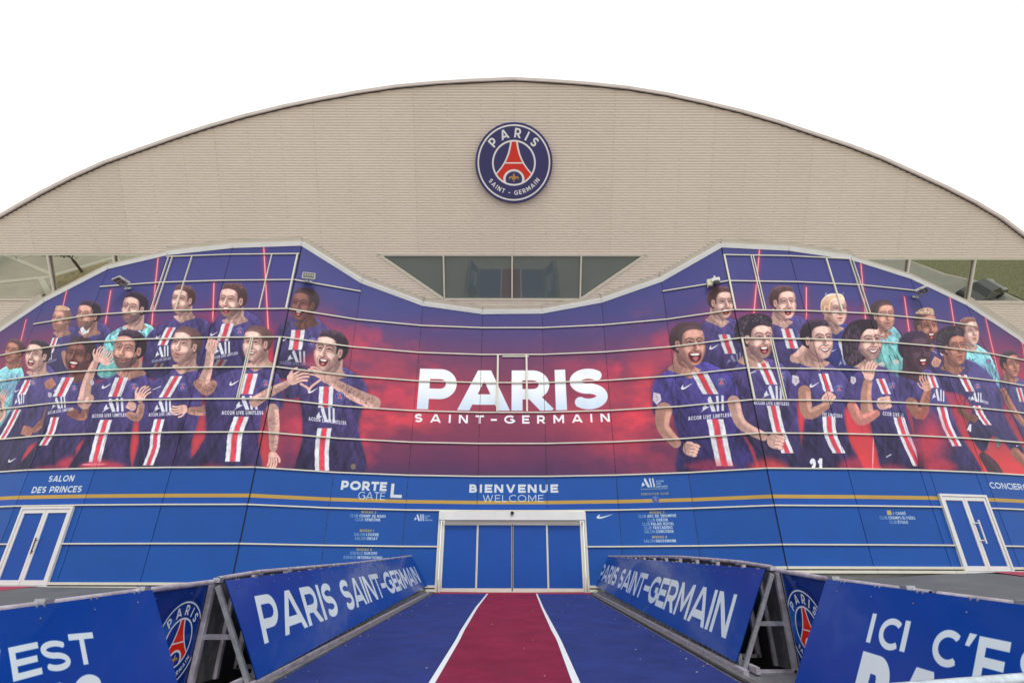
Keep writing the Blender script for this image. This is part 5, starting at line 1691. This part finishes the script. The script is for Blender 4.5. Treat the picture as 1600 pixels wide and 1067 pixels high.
def rz_(Y): return -.53 + .047 * (Y - 22.46) + EYE
RL, RR = -3.05, 2.95
Y0, Y1 = 2.1, 22.1
rmp = MB()
rmp.add([(RL - .45, Y0, rz_(Y0) - .03), (RR + .45, Y0, rz_(Y0) - .03), (RR + .45, Y1, rz_(Y1) - .03), (RL - .45, Y1, rz_(Y1) - .03),
         (RL - .45, Y0, -.02), (RR + .45, Y0, -.02), (RR + .45, Y1, .0), (RL - .45, Y1, .0)], [(0, 1, 2, 3), (0, 4, 5, 1), (1, 5, 6, 2), (2, 6, 7, 3), (3, 7, 4, 0)])
o = rmp.build("ramp", M_RAMP); o['kind'] = 'structure'
def ramp_pt(px, py):
    d = ray(px, py)
    # plane z = rz_(Y)
    a, b = .047, -.53 - .047 * 22.46
    s = (b) / (d.z - a * d.y)
    return d * s + Vector((0, 0, EYE))
def ribbon(name, left, right, m, dz, n=40):
    """a strip on the ramp between two edges given as functions of Y"""
    ys_ = np.linspace(Y0, Y1, n)
    vs = []
    for y in ys_: vs += [(left(y), y, rz_(y) + dz), (right(y), y, rz_(y) + dz)]
    fs = [(2 * i, 2 * i + 1, 2 * i + 3, 2 * i + 2) for i in range(n - 1)]
    o = mesh_obj(name, vs, fs, m); o['kind'] = 'structure'
    return o
def edge_fn(pts):
    P = sorted([(p.y, p.x) for p in pts])
    ys_, xs_ = [p[0] for p in P], [p[1] for p in P]
    return lambda y: float(np.interp(y, ys_, xs_))
ribbon("blue_carpet", lambda y: RL, lambda y: RR, M_CARPET, .0)
lo_ = edge_fn([ramp_pt(*p) for p in ((760, 928), (742, 950), (719, 986), (712, 1000), (670, 1067))])
li_ = edge_fn([ramp_pt(*p) for p in ((762.5, 928), (746, 950), (725, 986), (718.5, 1000), (680, 1067))])
ri_ = edge_fn([ramp_pt(*p) for p in ((837.5, 928), (846, 950), (862, 986), (870, 1000), (894, 1067))])
ro_ = edge_fn([ramp_pt(*p) for p in ((840, 928), (849.5, 950), (869, 986), (876.5, 1000), (906.5, 1067))])
ribbon("red_carpet", lambda y: li_(y) - .01, lambda y: ri_(y) + .01, M_REDCARPET, .005)
ribbon("white_edging", lo_, li_, M_LINE, .010)
ribbon("white_edging", ri_, ro_, M_LINE, .010)
# crumbs and petals lying on the carpet
rg = random.Random(4)
lit = MB()
for k in range(84):
    y = 6.5 + 15 * rg.random() ** 1.2; x = rg.uniform(RL + .05, RR - .05)
    if k < 54: x = (RL + abs(rg.gauss(0, .25))) if k % 2 else (RR - abs(rg.gauss(0, .25)))
    s = rg.uniform(.004, .012)
    lit.box((x, y, rz_(y) + .012 + s * .3), (s, s * .3, 0), (-s * .2, s * .6, 0), (0, 0, s * .3))
o = lit.build("litter", mat("dry_petals", (.55, .50, .42), .8, 0, .4, 9)); o['kind'] = 'stuff'

# ------------------------------------------------------------------ barrier frames either side of the ramp
def pipe_z(Y, sgn):
    if sgn < 0: return float(np.interp(Y, [2, 4.43, 6.15, 7.6, 8.8, 13.9, 21.8], [-.34, -.19, -.083, .0, .10, .34, .80])) + EYE
    return float(np.interp(Y, [2, 4.4, 6.96, 8.45, 9.8, 13, 21.8], [-.30, -.15, .03, .165, .285, .47, .80])) + EYE
def topx(Y, sgn):
    return sgn * (3.94 if Y < 13 else 3.94 - (.14 * (Y - 13) / 9 if sgn > 0 else 0))

def ramp_frame(sgn, y_main, y_badge, label):
    root = empty("ramp_barrier_frame", (sgn * 3.7, 14, 0))
    tag(root, label, "barrier")
    inv = Matrix.Translation((-sgn * 3.7, -14, 0))
    def P(o, par=root):
        o.parent = par
        if par is root: o.matrix_parent_inverse = inv
        return o
    # handrail of scaffold pipes laid end to end
    cuts = [2.0, 4.35 if sgn < 0 else 5.35, y_badge, y_main, y_main + 2.3, y_main + 4.6, y_main + 6.9, y_main + 9.2, y_main + 11.4, 21.8]
    cuts = [c for c in cuts if c <= 21.8]
    for a, b in zip(cuts[:-1], cuts[1:]):
        g = .03
        ox, oz = (.035, -.045) if b <= y_main + .01 else (0, -.01)
        if b <= y_main + .01: g = .05
        P(MB().tube([(topx(y, sgn) + sgn * ox, y, pipe_z(y, sgn) + oz) for y in (a + g, (a + b) / 2, b - g)], .030, 14, hollow=True).build("pipe", M_STEEL2, smooth=False))
    # A-frames
    ys_ = [y_main + .03 + 1.18 * k for k in range(13) if y_main + .03 + 1.18 * k < 21.7] + [y_badge - .06 - 1.25 * k for k in range(3)]
    for y in ys_:
        zt = pipe_z(y, sgn) - .04
        zb = rz_(y) - .02
        xt, xo, xi = topx(y, sgn), sgn * 4.0, sgn * 3.24
        big = y == ys_[0]
        P(MB().box((xo, y, (zt + zb) / 2), (.035, 0, 0), (0, .035, 0), (0, 0, (zt - zb) / 2)).build("post", M_STEEL2))
        P(MB().bar((xt - sgn * .02, y - .02, zt - .06), (xi, y - .02, zb), .055, .055, (0, 1, 0)).build("strut", M_STEEL))
        zc = zb + (zt - zb) * .46
        P(MB().bar((xo, y + .02, zc), (xi - (xi - xt) * .46, y + .02, zc), .03, .06, (0, 0, 1)).build("crossbar", M_STEEL))
        P(MB().bar((xo, y, zb + .02), (xi, y, zb + .02), .07, .05, (0, 0, 1)).build("crossbar", M_STEEL2))
        P(MB().box((xt, y, zt + .012), (.045, 0, 0), (0, .05, 0), (0, 0, .03)).build("coupler", M_STEEL))
    # second post line of the first frame, holding a perforated side sheet
    y = y_main + .03
    zt, zb = pipe_z(y, sgn) - .05, rz_(y)
    P(MB().box((sgn * 3.98, y + .55, (zt + zb) / 2), (.03, 0, 0), (0, .03, 0), (0, 0, (zt - zb) / 2)).build("post", M_STEEL2))
    P(MB().abox(*sorted((sgn * 4.00, sgn * 4.02)), y + .05, y + .55, zb, zt - .02).build("side_sheet", M_RAMP))
    P(MB().box((sgn * 4.05, y - .10, (zt + zb) / 2 + .02), (.022, 0, 0), (0, .022, 0), (0, 0, (zt - zb) / 2)).build("post", M_STEEL))
    # added outer sheet, near black for the shade inside the frames
    bk = MB()
    n = 30
    yy = np.linspace(2.0, 21.7, n)
    vs = []
    for q in yy: vs += [(sgn * 4.09, q, pipe_z(q, sgn) - .05), (sgn * 4.09, q, -.05), (sgn * 4.12, q, pipe_z(q, sgn) - .05), (sgn * 4.12, q, -.05)]
    fs = []
    for k in range(n - 1):
        a, b = 4 * k, 4 * (k + 1)
        fs += [(a, a + 1, b + 1, b), (a + 2, b + 2, b + 3, a + 3), (a, b, b + 2, a + 2)]
    bk.add(vs, fs)
    P(bk.build("shade_sheet", M_DARKS))
    # base rails along the ramp edge and the toothed foot under the banner
    for off, h0, h1, w in ((.16, -.02, .07, .05), (.33, .02, .10, .04)):
        a = (sgn * (3.03 + off), y_main - .25, rz_(y_main - .25)); b = (sgn * (3.03 + off), 21.9, rz_(21.9))
        mbb = MB().bar((a[0], a[1], a[2] + (h0 + h1) / 2), (b[0], b[1], b[2] + (h0 + h1) / 2), w * 1.4, h1 - h0)
        P(mbb.build("base_rail", M_STEEL2))
    P(MB().bar((sgn * 3.09, Y0, rz_(Y0) + .01), (sgn * 3.09, Y1, rz_(Y1) + .01), .10, .035).build("kerb_plate", M_RAMP))
    k = 0
    y = y_main + .15
    while y < 21.6:
        z = rz_(y)
        P(MB().box((sgn * 3.285, y, z + .11), (.03, 0, 0), (0, .022, 0), (0, 0, .09)).build("foot_bracket", M_STEEL))
        y += .30
    # floor plates between the frames
    P(MB().add([(sgn * 3.05, y_main - 1.6, rz_(y_main - 1.6) - .005), (sgn * 4.0, y_main - 1.6, rz_(y_main - 1.6) - .005), (sgn * 4.0, y_main, rz_(y_main) - .005), (sgn * 3.05, y_main, rz_(y_main) - .005)],
               [(0, 1, 2, 3) if sgn > 0 else (3, 2, 1, 0)]).build("floor_plate", M_PLATE))
    return root
M_DARKS = mat("interior_shade", (.018, .02, .03), .7)
# chequer plate: raised dots from a regular procedural pattern
M_PLATE = mat("chequer_plate", (.22, .22, .25), .45, .6, .2, 8)
_n, _l = M_PLATE.node_tree.nodes, M_PLATE.node_tree.links
_vo = _n.new('ShaderNodeTexVoronoi'); _vo.inputs['Scale'].default_value = 26; _vo.inputs['Randomness'].default_value = 0
_tc = _n.new('ShaderNodeTexCoord'); _l.new(_tc.outputs['Object'], _vo.inputs['Vector'])
_mr = _n.new('ShaderNodeMapRange'); _mr.inputs[1].default_value = .25; _mr.inputs[2].default_value = .4; _mr.inputs[3].default_value = 1; _mr.inputs[4].default_value = 0
_l.new(_vo.outputs['Distance'], _mr.inputs[0])
_bp = _n.new('ShaderNodeBump'); _bp.inputs['Distance'].default_value = .006; _l.new(_mr.outputs[0], _bp.inputs['Height']); _l.new(_bp.outputs[0], _n['Principled BSDF'].inputs['Normal'])

ramp_frame(-1, 7.56, 6.15, "steel barrier frame with pipe rail along the left edge of the ramp")
ramp_frame(1, 8.45, 6.96, "steel barrier frame with pipe rail along the right edge of the ramp")

# ---------------- printed banners on the frames
BB = (0, 62, 154)
def banner(name, tl, tr, br, bl, res, draw, label, wave=.18, nseg=14, col=BB, rough=.20):
    """corners as seen from the carpet: top left, top right, bottom right, bottom left"""
    tl, tr, br, bl = (Vector(q) for q in (tl, tr, br, bl))
    W = ((tr - tl).length + (br - bl).length) / 2
    H = ((tl - bl).length + (tr - br).length) / 2
    c = Canvas(int(W * res), int(H * res), col)
    # projecting: photo pixel -> canvas pixel through the banner plane
    nrm = (tr - tl).cross(bl - tl).normalized()
    eye = Vector((0, 0, EYE))
    ex = (tr - tl); ey = (bl - tl)
    def at(px, py):
        d = ray(px, py)
        s = nrm.dot(tl - eye) / nrm.dot(d)
        p = eye + d * s - tl
        # solve p = a ex + b ey
        a11, a12, a22 = ex.dot(ex), ex.dot(ey), ey.dot(ey)
        b1, b2 = p.dot(ex), p.dot(ey)
        det = a11 * a22 - a12 * a12
        return np.array(((b1 * a22 - b2 * a12) / det * c.w, (b2 * a11 - b1 * a12) / det * c.h))
    draw(c, at)
    img = c.image("print_" + name)
    m = print_mat("banner_" + label.split()[0] + str(len(bpy.data.materials)), img, rough, coat=.10, gain=.80, wave=wave, spec=.14)
    vs, fs, uv = [], [], []
    nv = (tr - tl).cross(bl - tl).normalized()
    if nv.dot(eye - tl) < 0: nv = -nv
    for side_ in (0, 1):
        for j in range(5):
            for i in range(nseg + 1):
                a, b = i / nseg, j / 4
                p = tl * (1 - a) * (1 - b) + tr * a * (1 - b) + br * a * b + bl * (1 - a) * b
                sag = .008 * math.sin(a * nseg * 1.3 + b * 2) * (b * (1 - b) * 4)
                vs.append(p + nv * (sag + (0 if side_ == 0 else -.012)))
                uv.append((a, 1 - b))
        o_ = side_ * 5 * (nseg + 1)
        for j in range(4):
            for i in range(nseg):
                f = (o_ + (j + 1) * (nseg + 1) + i, o_ + (j + 1) * (nseg + 1) + i + 1, o_ + j * (nseg + 1) + i + 1, o_ + j * (nseg + 1) + i)
                fs.append(f if side_ == 0 else f[::-1])
    root = empty(name, (tl + br) / 2)
    tag(root, label, "banner")
    o = mesh_obj("printed_sheet", vs, fs, m, None, uv)
    o.parent = root; o.matrix_parent_inverse = Matrix.Translation(-(tl + br) / 2)
    # cable ties and eyelets along the top
    ties = MB()
    k = max(2, int(W / .55))
    for i in range(k):
        a = (i + .5) / k
        p = tl.lerp(tr, a)
        for dx in (0, .07):
            p2 = p + (tr - tl).normalized() * dx
            ties.box(p2 + nv * .006 + Vector((0, 0, -.01)), (tr - tl).normalized() * .009, Vector((0, 0, .014)), nv * .006)
        q = tl.lerp(bl, .09) + (tr - tl) * a
        ties.box(q + nv * .012, (tr - tl).normalized() * .005, (bl - tl).normalized() * .005, nv * .003)
    o = ties.build("cable_ties", M_STEEL); o['kind'] = 'stuff'
    o.parent = root; o.matrix_parent_inverse = Matrix.Translation(-(tl + br) / 2)
    return root
WB = (214, 226, 236)
def box_text(c, at, txt, tlp, blp, trp, brp, w, gap):
    """text filling the quad given by photo points"""
    tl, bl, tr, br = at(*tlp), at(*blp), at(*trp), at(*brp)
    O = bl; U = br - bl; V = ((tl - bl) + (tr - br)) / 2
    draw_text(c, txt, O, U, V, w, gap, WB)
def bx_main(yn, sgn, bot):
    # main slanted banner corners in the world
    ztn, ztf = pipe_z(yn, sgn) - .03, pipe_z(21.7, sgn) - .02
    near_t, far_t = Vector((topx(yn, sgn) * .972, yn, ztn)), Vector((topx(21.7, sgn) * .99, 21.7, ztf))
    near_b, far_b = Vector((sgn * 3.17, yn, bot)), Vector((sgn * 3.22, 21.7, -.27 + EYE))
    return near_t, far_t, near_b, far_b
nt, ft, nb, fb = bx_main(7.56, -1, -1.15 + EYE)
banner("ramp_banner", nt, ft, fb, nb, 190, lambda c, at: box_text(c, at, "PARIS SAINT-GERMAIN", (390, 936), (413, 1006), (647, 884), (657.5, 912), .21, .13),
       "long glossy blue banner with white club name on the left side of the ramp", wave=.022, nseg=30)
nt, ft, nb, fb = bx_main(8.45, 1, -1.07 + EYE)
banner("ramp_banner", ft, nt, nb, fb, 190, lambda c, at: box_text(c, at, "PARIS SAINT-GERMAIN", (942, 884), (935, 904), (1160, 915), (1141, 983), .21, .13),
       "long glossy blue banner with white club name on the right side of the ramp", wave=.022, nseg=30)
def draw_badge(side):
    def f(c, at):
        C = at(*((278, 1003) if side < 0 else (1262.5, 986)))
        top = at(*((281.5, 937) if side < 0 else (1257, 919.5)))
        r = abs(C[1] - top[1])
        for k in range(12, 0, -1): c.local(C, (r * 1.0, 0), (0, -r), (-1.3, -1.3), (1.3, 1.3), lambda a, b, k=k: np.sqrt((a - .02) ** 2 + (b + .02) ** 2) - (1.0 + k * .008), (8, 30, 90), .08)
        crest(c, C, (r, 0), (0, -r), True, (20, 56, 140), (226, 230, 236), glow=(40, 110, 205))
    return f
zt = pipe_z
banner("crest_banner", (-4.02, 6.10, zt(6.1, -1) - .04), (-4.02, 7.5, zt(7.5, -1) - .04), (-4.02, 7.5, rz_(7.5) - .02), (-4.02, 6.10, rz_(6.1) - .02), 420, draw_badge(-1),
       "upright blue panel with round club crest, left of the ramp mouth", wave=.02, nseg=6, col=(20, 56, 140))
banner("crest_banner", (4.02, 8.36, zt(8.36, 1) - .04), (4.02, 6.9, zt(6.9, 1) - .04), (4.02, 6.9, rz_(6.9) - .02), (4.02, 8.36, rz_(8.36) - .02), 420, draw_badge(1),
       "upright blue panel with round club crest, right of the ramp mouth", wave=.02, nseg=6, col=(20, 56, 140))
def draw_left(c, at):
    # ...C'EST over PARIS; the first words run out of the picture
    e0, e1 = at(11, 1066), at(149, 1029)
    eh = at(114, 986) - at(120, 1037)
    for txt, a_, b_, tp in (("E", (19, 1062), (62, 1050), (7, 1011)), ("S", (68, 1047), (113, 1041), (63, 999)), ("T", (117, 1036), (152, 1030), (113, 987))):
        O, E_ = at(*a_), at(*b_)
        V = at(*tp) - O
        draw_text(c, txt, O, (E_[0] - O[0], E_[1] - O[1]), (0, V[1]), .205, 0, WB)
    O = at(19, 1062); h = abs((at(7, 1011) - O)[1])
    draw_text(c, "ICI C'", O + np.array((-h * 3.5, h * .0)), (h * 3.2, 0), (0, -h), .205, .16, WB)
    q = at(106, 1062)[1]; s0 = at(108, 1066)[0]; s1 = at(163, 1058)[0]
    W_ = (s1 - s0) / .66
    H_ = W_ * 1.0
    y_top = at(138, 1047)[1]
    draw_text(c, "PARIS", (s1 - text_width("PARIS", .27, .14) * H_, y_top + H_), (text_width("PARIS", .27, .14) * H_, 0), (0, -H_), .27, .14, WB)
def draw_right(c, at):
    for txt, a_, b_, tp, w in (("I", (1352, 1003.5), (1358.5, 1005), (1361.8, 957.6), .205), ("C", (1367, 1011), (1397, 1015), (1381, 963), .205), ("I", (1403, 1018), (1411, 1021), (1414, 969), .205),
                            ("C", (1450, 1038), (1489, 1043), (1471, 982), .205), ("'", (1507, 1010), (1525, 1013), (1516, 990), 0), ("E", (1516, 1076), (1566, 1088), (1535, 996), .205)):
        O, E_ = at(*a_), at(*b_)
        V = at(*tp) - O
        h = abs(V[1])
        if txt == "'":
            q = [at(1515, 990), at(1527, 993), at(1514, 1012.5), at(1507, 1010)]
            c.poly(q, WB); continue
        g, W, ym = glyph(txt, w)
        U = np.array(((E_[0] - O[0]), 0))
        draw_text(c, txt, (O[0], O[1]), U, (0, -h), w, 0, WB)
    O = at(1516, 1076); h = abs((at(1535, 996) - O)[1]); x = at(1590, 1070)[0]
    draw_text(c, "ST", (x, O[1]), (h * 1.35, 0), (0, -h), .205, .16, WB)
    P0 = at(1348, 1017.5); s1 = at(1392, 1045)[0]
    H_ = (s1 - P0[0]) / .66
    draw_text(c, "PARIS", (P0[0], P0[1] + H_), (text_width("PARIS", .27, .14) * H_, 0), (0, -H_), .27, .14, WB)
def slant(y, sgn, bz=-1.2):
    t = Vector((sgn * 3.94 * .985, y, zt(y, sgn) - .035))
    d = Vector((-sgn * .52, 0, -.884))
    k = (t.z - (rz_(y) + .03)) / .884
    return t, t + d * k
a1, a2 = slant(6.15, -1); b1, b2 = slant(2.1, -1)
banner("slogan_banner", b1, a1, a2, b2, 230, draw_left, "big blue slogan banner leaning on the left frame nearest the viewer", wave=.05, nseg=10)
a1, a2 = slant(6.96, 1); b1, b2 = slant(2.1, 1)
banner("slogan_banner", a1, b1, b2, a2, 230, draw_right, "big blue slogan banner leaning on the right frame nearest the viewer", wave=.05, nseg=10)

# ------------------------------------------------------------------ crowd barrier right in front of the viewer (its top rail shows)
cb = empty("crowd_barrier", (2.0, 2.15, 0))
tag(cb, "galvanised crowd barrier whose top rail crosses the lower right corner", "barrier")
pA, pB = Vector((.80, 1.93, -.347 + EYE)), Vector((3.2, 2.62, -.325 + EYE))
dAB = (pB - pA).normalized()
def cbp(mb, name, m=M_STEEL):
    o = mb.build(name, m, None, True); o.parent = cb; o.matrix_parent_inverse = Matrix.Translation((-2.0, -2.15, 0)); return o
M_GALV = mat("bright_galvanised", (.50, .56, .62), .38, .7, .25, 14, bump=.12, bscale=60, dirt=((.34, .40, .46), 9, .6))
cbp(MB().tube([pA + Vector((0, 0, -.25)), pA + Vector((0, 0, -.08)) - dAB * .0, pA + dAB * .06, pB - dAB * .06, pB + Vector((0, 0, -.08)), pB + Vector((0, 0, -.25))], .021, 18), "top_rail", M_GALV)
for p in (pA, pB): cbp(MB().tube([p + Vector((0, 0, -.24)), Vector((p.x, p.y, .03))], .019, 12), "post", M_GALV)
cbp(MB().tube([Vector((pA.x, pA.y, .22)), Vector((pB.x, pB.y, .22))], .019, 12), "bottom_rail", M_GALV)
for k in range(1, 16):
    p = pA.lerp(pB, k / 16)
    cbp(MB().tube([Vector((p.x, p.y, .22)), p], .007, 8), "bar", M_GALV)
for p in (pA, pB):
    s_ = Vector((-dAB.y, dAB.x, 0)) * .28
    cbp(MB().bar(Vector((p.x, p.y, .02)) - s_, Vector((p.x, p.y, .02)) + s_, .05, .02), "foot", M_GALV)

# ------------------------------------------------------------------ lamps and camera on the wall
def device_frame(px, py, off=0.0):
    s, z, k = wall_sz(px, py)
    t = (s - S_AT[k]) / flen(k)
    e = (facet_pt(k, 1, 0) - facet_pt(k, 0, 0)).normalized()
    n = facet_pt(k, 0, 0, 1) - facet_pt(k, 0, 0, 0)
    return facet_pt(k, t, z, THK + .08 + off), e, n
def floodlight(px, py, sx, tiltdeg, label, w=.52, h=.30, yaw=0.0, arm=.28):
    p, e, n = device_frame(px, py)
    root = empty("floodlight", p)
    tag(root, label, "floodlight", "floodlights on the mural wall")
    up = Vector((0, 0, 1))
    if yaw:
        R = Matrix.Rotation(math.radians(yaw), 3, 'Z'); e2, n2 = R @ e, R @ n
    else: e2, n2 = e, n
    base = MB().box((0, 0, 0), e * .16, n * .02, up * .05)
    base.box(n * arm * .5 + up * .02, e * .018, n * arm * .5, up * .03)
    base.build("bracket", M_DEVICE, root)
    ct, st = math.cos(math.radians(tiltdeg)), math.sin(math.radians(tiltdeg))
    f = n2 * ct - up * st            # direction the lamp faces
    u = up * ct + n2 * st
    c = n * arm + up * .12 + n2 * .05
    body = MB()
    body.box(c - f * .02, e2 * w / 2, u * h / 2, f * .035)
    for k in range(7): body.box(c - f * .075 + u * h * (-.42 + .14 * k), e2 * w * .42, u * .006, f * .03)
    body.build("housing", M_DEVICE, root)
    rim_ = MB()
    rim_.box(c + f * .022 + u * (h / 2 - .012), e2 * w / 2, u * .014, f * .022); rim_.box(c + f * .022 - u * (h / 2 - .012), e2 * w / 2, u * .014, f * .022)
    rim_.box(c + f * .022 + e2 * (w / 2 - .012), e2 * .014, u * (h / 2 - .026), f * .022); rim_.box(c + f * .022 - e2 * (w / 2 - .012), e2 * .014, u * (h / 2 - .026), f * .022)
    rim_.build("rim", M_DEVICE, root)
    MB().box(c + f * .024, e2 * (w / 2 - .03), u * (h / 2 - .03), f * .006).build("glass", M_LENS, root)
    for k in range(4):
        MB().box(c + f * .032 + e2 * w * (-.3 + .2 * k) + u * h * .12, e2 * .028, u * .022, f * .003).build("led", M_LED, root)
    yk = MB()
    for s_ in (-1, 1):
        yk.tube([n * arm * .9 + e * .05 * s_, n * arm + e2 * (w / 2 + .03) * s_ * .75 - u * .10 + up * .05, c + e2 * (w / 2 + .03) * s_ - u * .05, c + e2 * (w / 2 + .02) * s_], .012, 8)
    yk.build("yoke", M_DEVICE, root)
    return root
M_LED = mat("led_chip", (.55, .45, .2), .4)
floodlight(482, 442, 1, 8, "black faced floodlight on the rail at the left wall corner, facing the viewer", .55, .30, -8)
floodlight(203, 452.5, 1, 78, "flat grey floodlight tipped downwards over the goalkeeper on the left", .62, .50, -20, .40)
floodlight(1427, 466, 1, 80, "flat grey floodlight tipped downwards at the right end of the mural", .66, .45, 35, .35)
p, e, n = device_frame(1117, 445)
root = empty("security_camera", p)
tag(root, "white dome security camera with beige box on the right wall corner rail", "camera")
up = Vector((0, 0, 1))
MB().box(e * -.22 + n * .09 + up * .03, e * .11, n * .09, up * .16).build("junction_box", M_BEIGE, root)
MB().box(e * -.34 + n * .02, e * .012, n * .03, up * .19).build("bracket", M_WHITE, root)
MB().box(e * .05 + n * .16 + up * .06, e * .17, n * .12, up * .10).build("housing", M_WHITE, root)
MB().tube([e * .02 + n * .12 + up * .15, e * .02 + n * .12 + up * .34], .045, 12).build("spigot", M_WHITE, root)
dm = MB()
ctr = e * .06 + n * .22 - up * .02
rings = []
for j in range(7):
    a_ = j / 6 * math.pi / 2
    rings.append([ctr + (e * math.cos(t) + n * math.sin(t)) * .15 * math.cos(a_) - up * .15 * math.sin(a_) for t in (2 * math.pi * k / 20 for k in range(20))])
vs = [v_ for r_ in rings for v_ in r_]
fs = [(j * 20 + k, j * 20 + (k + 1) % 20, (j + 1) * 20 + (k + 1) % 20, (j + 1) * 20 + k) for j in range(6) for k in range(20)]
mesh_obj("dome", vs, fs, M_LENS, root, None, True)

# ------------------------------------------------------------------ what the side windows mirror: road, kerbs, planting, a tree, a car, a passer-by
M_BED = mat('planting_soil', (.30, .25, .15), .95, 0, .3, 1.5, dirt=((.12, .14, .05), 1.2, .8))
M_PATH = mat('asphalt_path', (.27, .27, .24), .9, 0, .1, .8)
def flat(name, pts, m, dz=.012):
    o = mesh_obj(name, [(x, y, zg(x, y) + dz) for x, y in pts], [tuple(range(len(pts)))], m); o['kind'] = 'structure'; return o
flat("road", [(-200, -12), (-60, -6.5), (60, -6.5), (200, -12), (200, -22), (60, -15), (-60, -15), (-200, -22)], M_PAVE, .006)
for q in ([(-60, 6.2), (-44.2, 3.2), (-39.5, .2), (-39.2, .5), (-43.9, 3.6), (-60, 6.7)], [(-52, -1.0), (-44, 2.7), (-44, 3.1), (-52, -.6)], [(-38.9, .3), (-36.6, 3.4), (-36.9, 3.6), (-39.3, .6)],
          [(-44.4, 3.4), (-41.2, 6.6), (-41.6, 6.9), (-44.8, 3.6)], [(-42.6, 5.3), (-36.6, 3.2), (-36.5, 3.6), (-42.3, 5.7)], [(-49, .4), (-46.2, -.8), (-46.1, -.6), (-48.9, .6)], [(35.0, .8), (36.6, .2), (36.7, .5), (35.1, 1.1)],
          [(35.2, 3.0), (41.2, 5.6), (41.2, 5.8), (35.2, 3.2)], [(-40, -5.6), (40, -5.6), (40, -5.3), (-40, -5.3)]):
    flat("kerb", q, M_PAVE_L, .02)
flat("planting_bed", [(-43.4, 3.4), (-39.6, 1.0), (-37.2, 3.2), (-42.0, 5.0)], M_BED, .012)
flat("lawn", [(38.4, -6), (39.3, .6), (41.5, 2.6), (44.3, 3.8), (45.2, 5), (47, 7.6), (70, 9), (70, -6)], M_GRASS, .015)
flat("asphalt_path", [(34, -6), (38.2, -6), (39, .6), (41.2, 2.8), (44, 4.0), (44.9, 5.2), (46.5, 7.8), (33, 7.6)], M_PATH, .010)
def leaf_tree(x, y, h, r, label, n=1600):
    z0 = zg(x, y)
    t = empty("street_tree", (x, y, z0)); tag(t, label, "tree")
    rg = random.Random(int(x * 10))
    tr = MB().tube([(0, 0, 0), (.05, .03, h * .3), (-.03, .08, h * .55), (.05, 0, h * .85)], .13, 10)
    for k in range(6):
        a = k * 1.05; tr.tube([(0, 0, h * (.35 + .06 * k)), (math.cos(a) * r * .4, math.sin(a) * r * .4, h * (.55 + .05 * k)), (math.cos(a) * r * .75, math.sin(a) * r * .75, h * (.68 + .05 * k))], .045, 7)
    tr.build("trunk", M_BARK, t)
    cl = [(rg.gauss(0, r * .45), rg.gauss(0, r * .45), h * .78 + rg.gauss(0, h * .13), rg.uniform(.25, .55) * r) for _ in range(26)]
    lf = MB()
    for k in range(n):
        c = cl[rg.randrange(26)]
        d = Vector((rg.gauss(0, 1), rg.gauss(0, 1), rg.gauss(0, 1))).normalized() * c[3] * rg.random() ** .4
        p = Vector(c[:3]) + d
        a = Vector((rg.gauss(0, 1), rg.gauss(0, 1), rg.gauss(0, .6))).normalized() * .11
        b = a.cross(Vector((rg.gauss(0, 1), rg.gauss(0, 1), rg.gauss(0, 1)))).normalized() * .07
        lf.add([p - a, p + b, p + a, p - b], [(0, 1, 2, 3)])
    lf.build("crown", M_LEAF, t)
leaf_tree(-41.2, 2.6, 4.4, 1.5, "small street tree in the planting bed, mirrored in the left upper windows")
leaf_tree(-49.5, -1.0, 5, 2.2, "leafy street tree mirrored in the outermost left upper window")
leaf_tree(51, 4.0, 3.2, 1.9, "bushy tree on the lawn mirrored in the right upper windows", 1800)
# parked car, low saloon
car = empty("parked_car", (42.6, 5.9, zg(42.6, 5.9)), math.radians(-24)); tag(car, "dark parked car mirrored in the right upper windows", "car")
sec = [(-2.2, .35, .62, .80), (-2.1, .30, .85, .86), (-1.2, .28, .95, .90), (-.6, .28, 1.38, .72), (.5, .28, 1.42, .72), (1.2, .28, .98, .88), (2.0, .30, .80, .86), (2.2, .38, .60, .78)]
vs, fs = [], []
for x_, zb_, zt_, hw in sec: vs += [(x_, -.9, zb_), (x_, -.92, (zb_ + min(zt_, .9)) / 2 + .1), (x_, -hw, zt_), (x_, hw, zt_), (x_, .92, (zb_ + min(zt_, .9)) / 2 + .1), (x_, .9, zb_)]
for k in range(len(sec) - 1):
    for j in range(6): fs.append((k * 6 + j, k * 6 + (j + 1) % 6, (k + 1) * 6 + (j + 1) % 6, (k + 1) * 6 + j))
fs += [tuple(range(6)), tuple(reversed(range(len(vs) - 6, len(vs))))]
mesh_obj("body", vs, fs, M_CAR, car, None, False)
for x_ in (-1.35, 1.35):
    for y_ in (-.86, .86):
        MB().tube([(x_, y_ - .1, .32), (x_, y_ + .1, .32)], .32, 20).build("wheel", M_BLACK, car)
for y_ in (-.6, .6): MB().box((2.16, y_, .66), (.04, 0, 0), (0, .16, 0), (0, 0, .06)).build("headlight", M_WHITE, car)
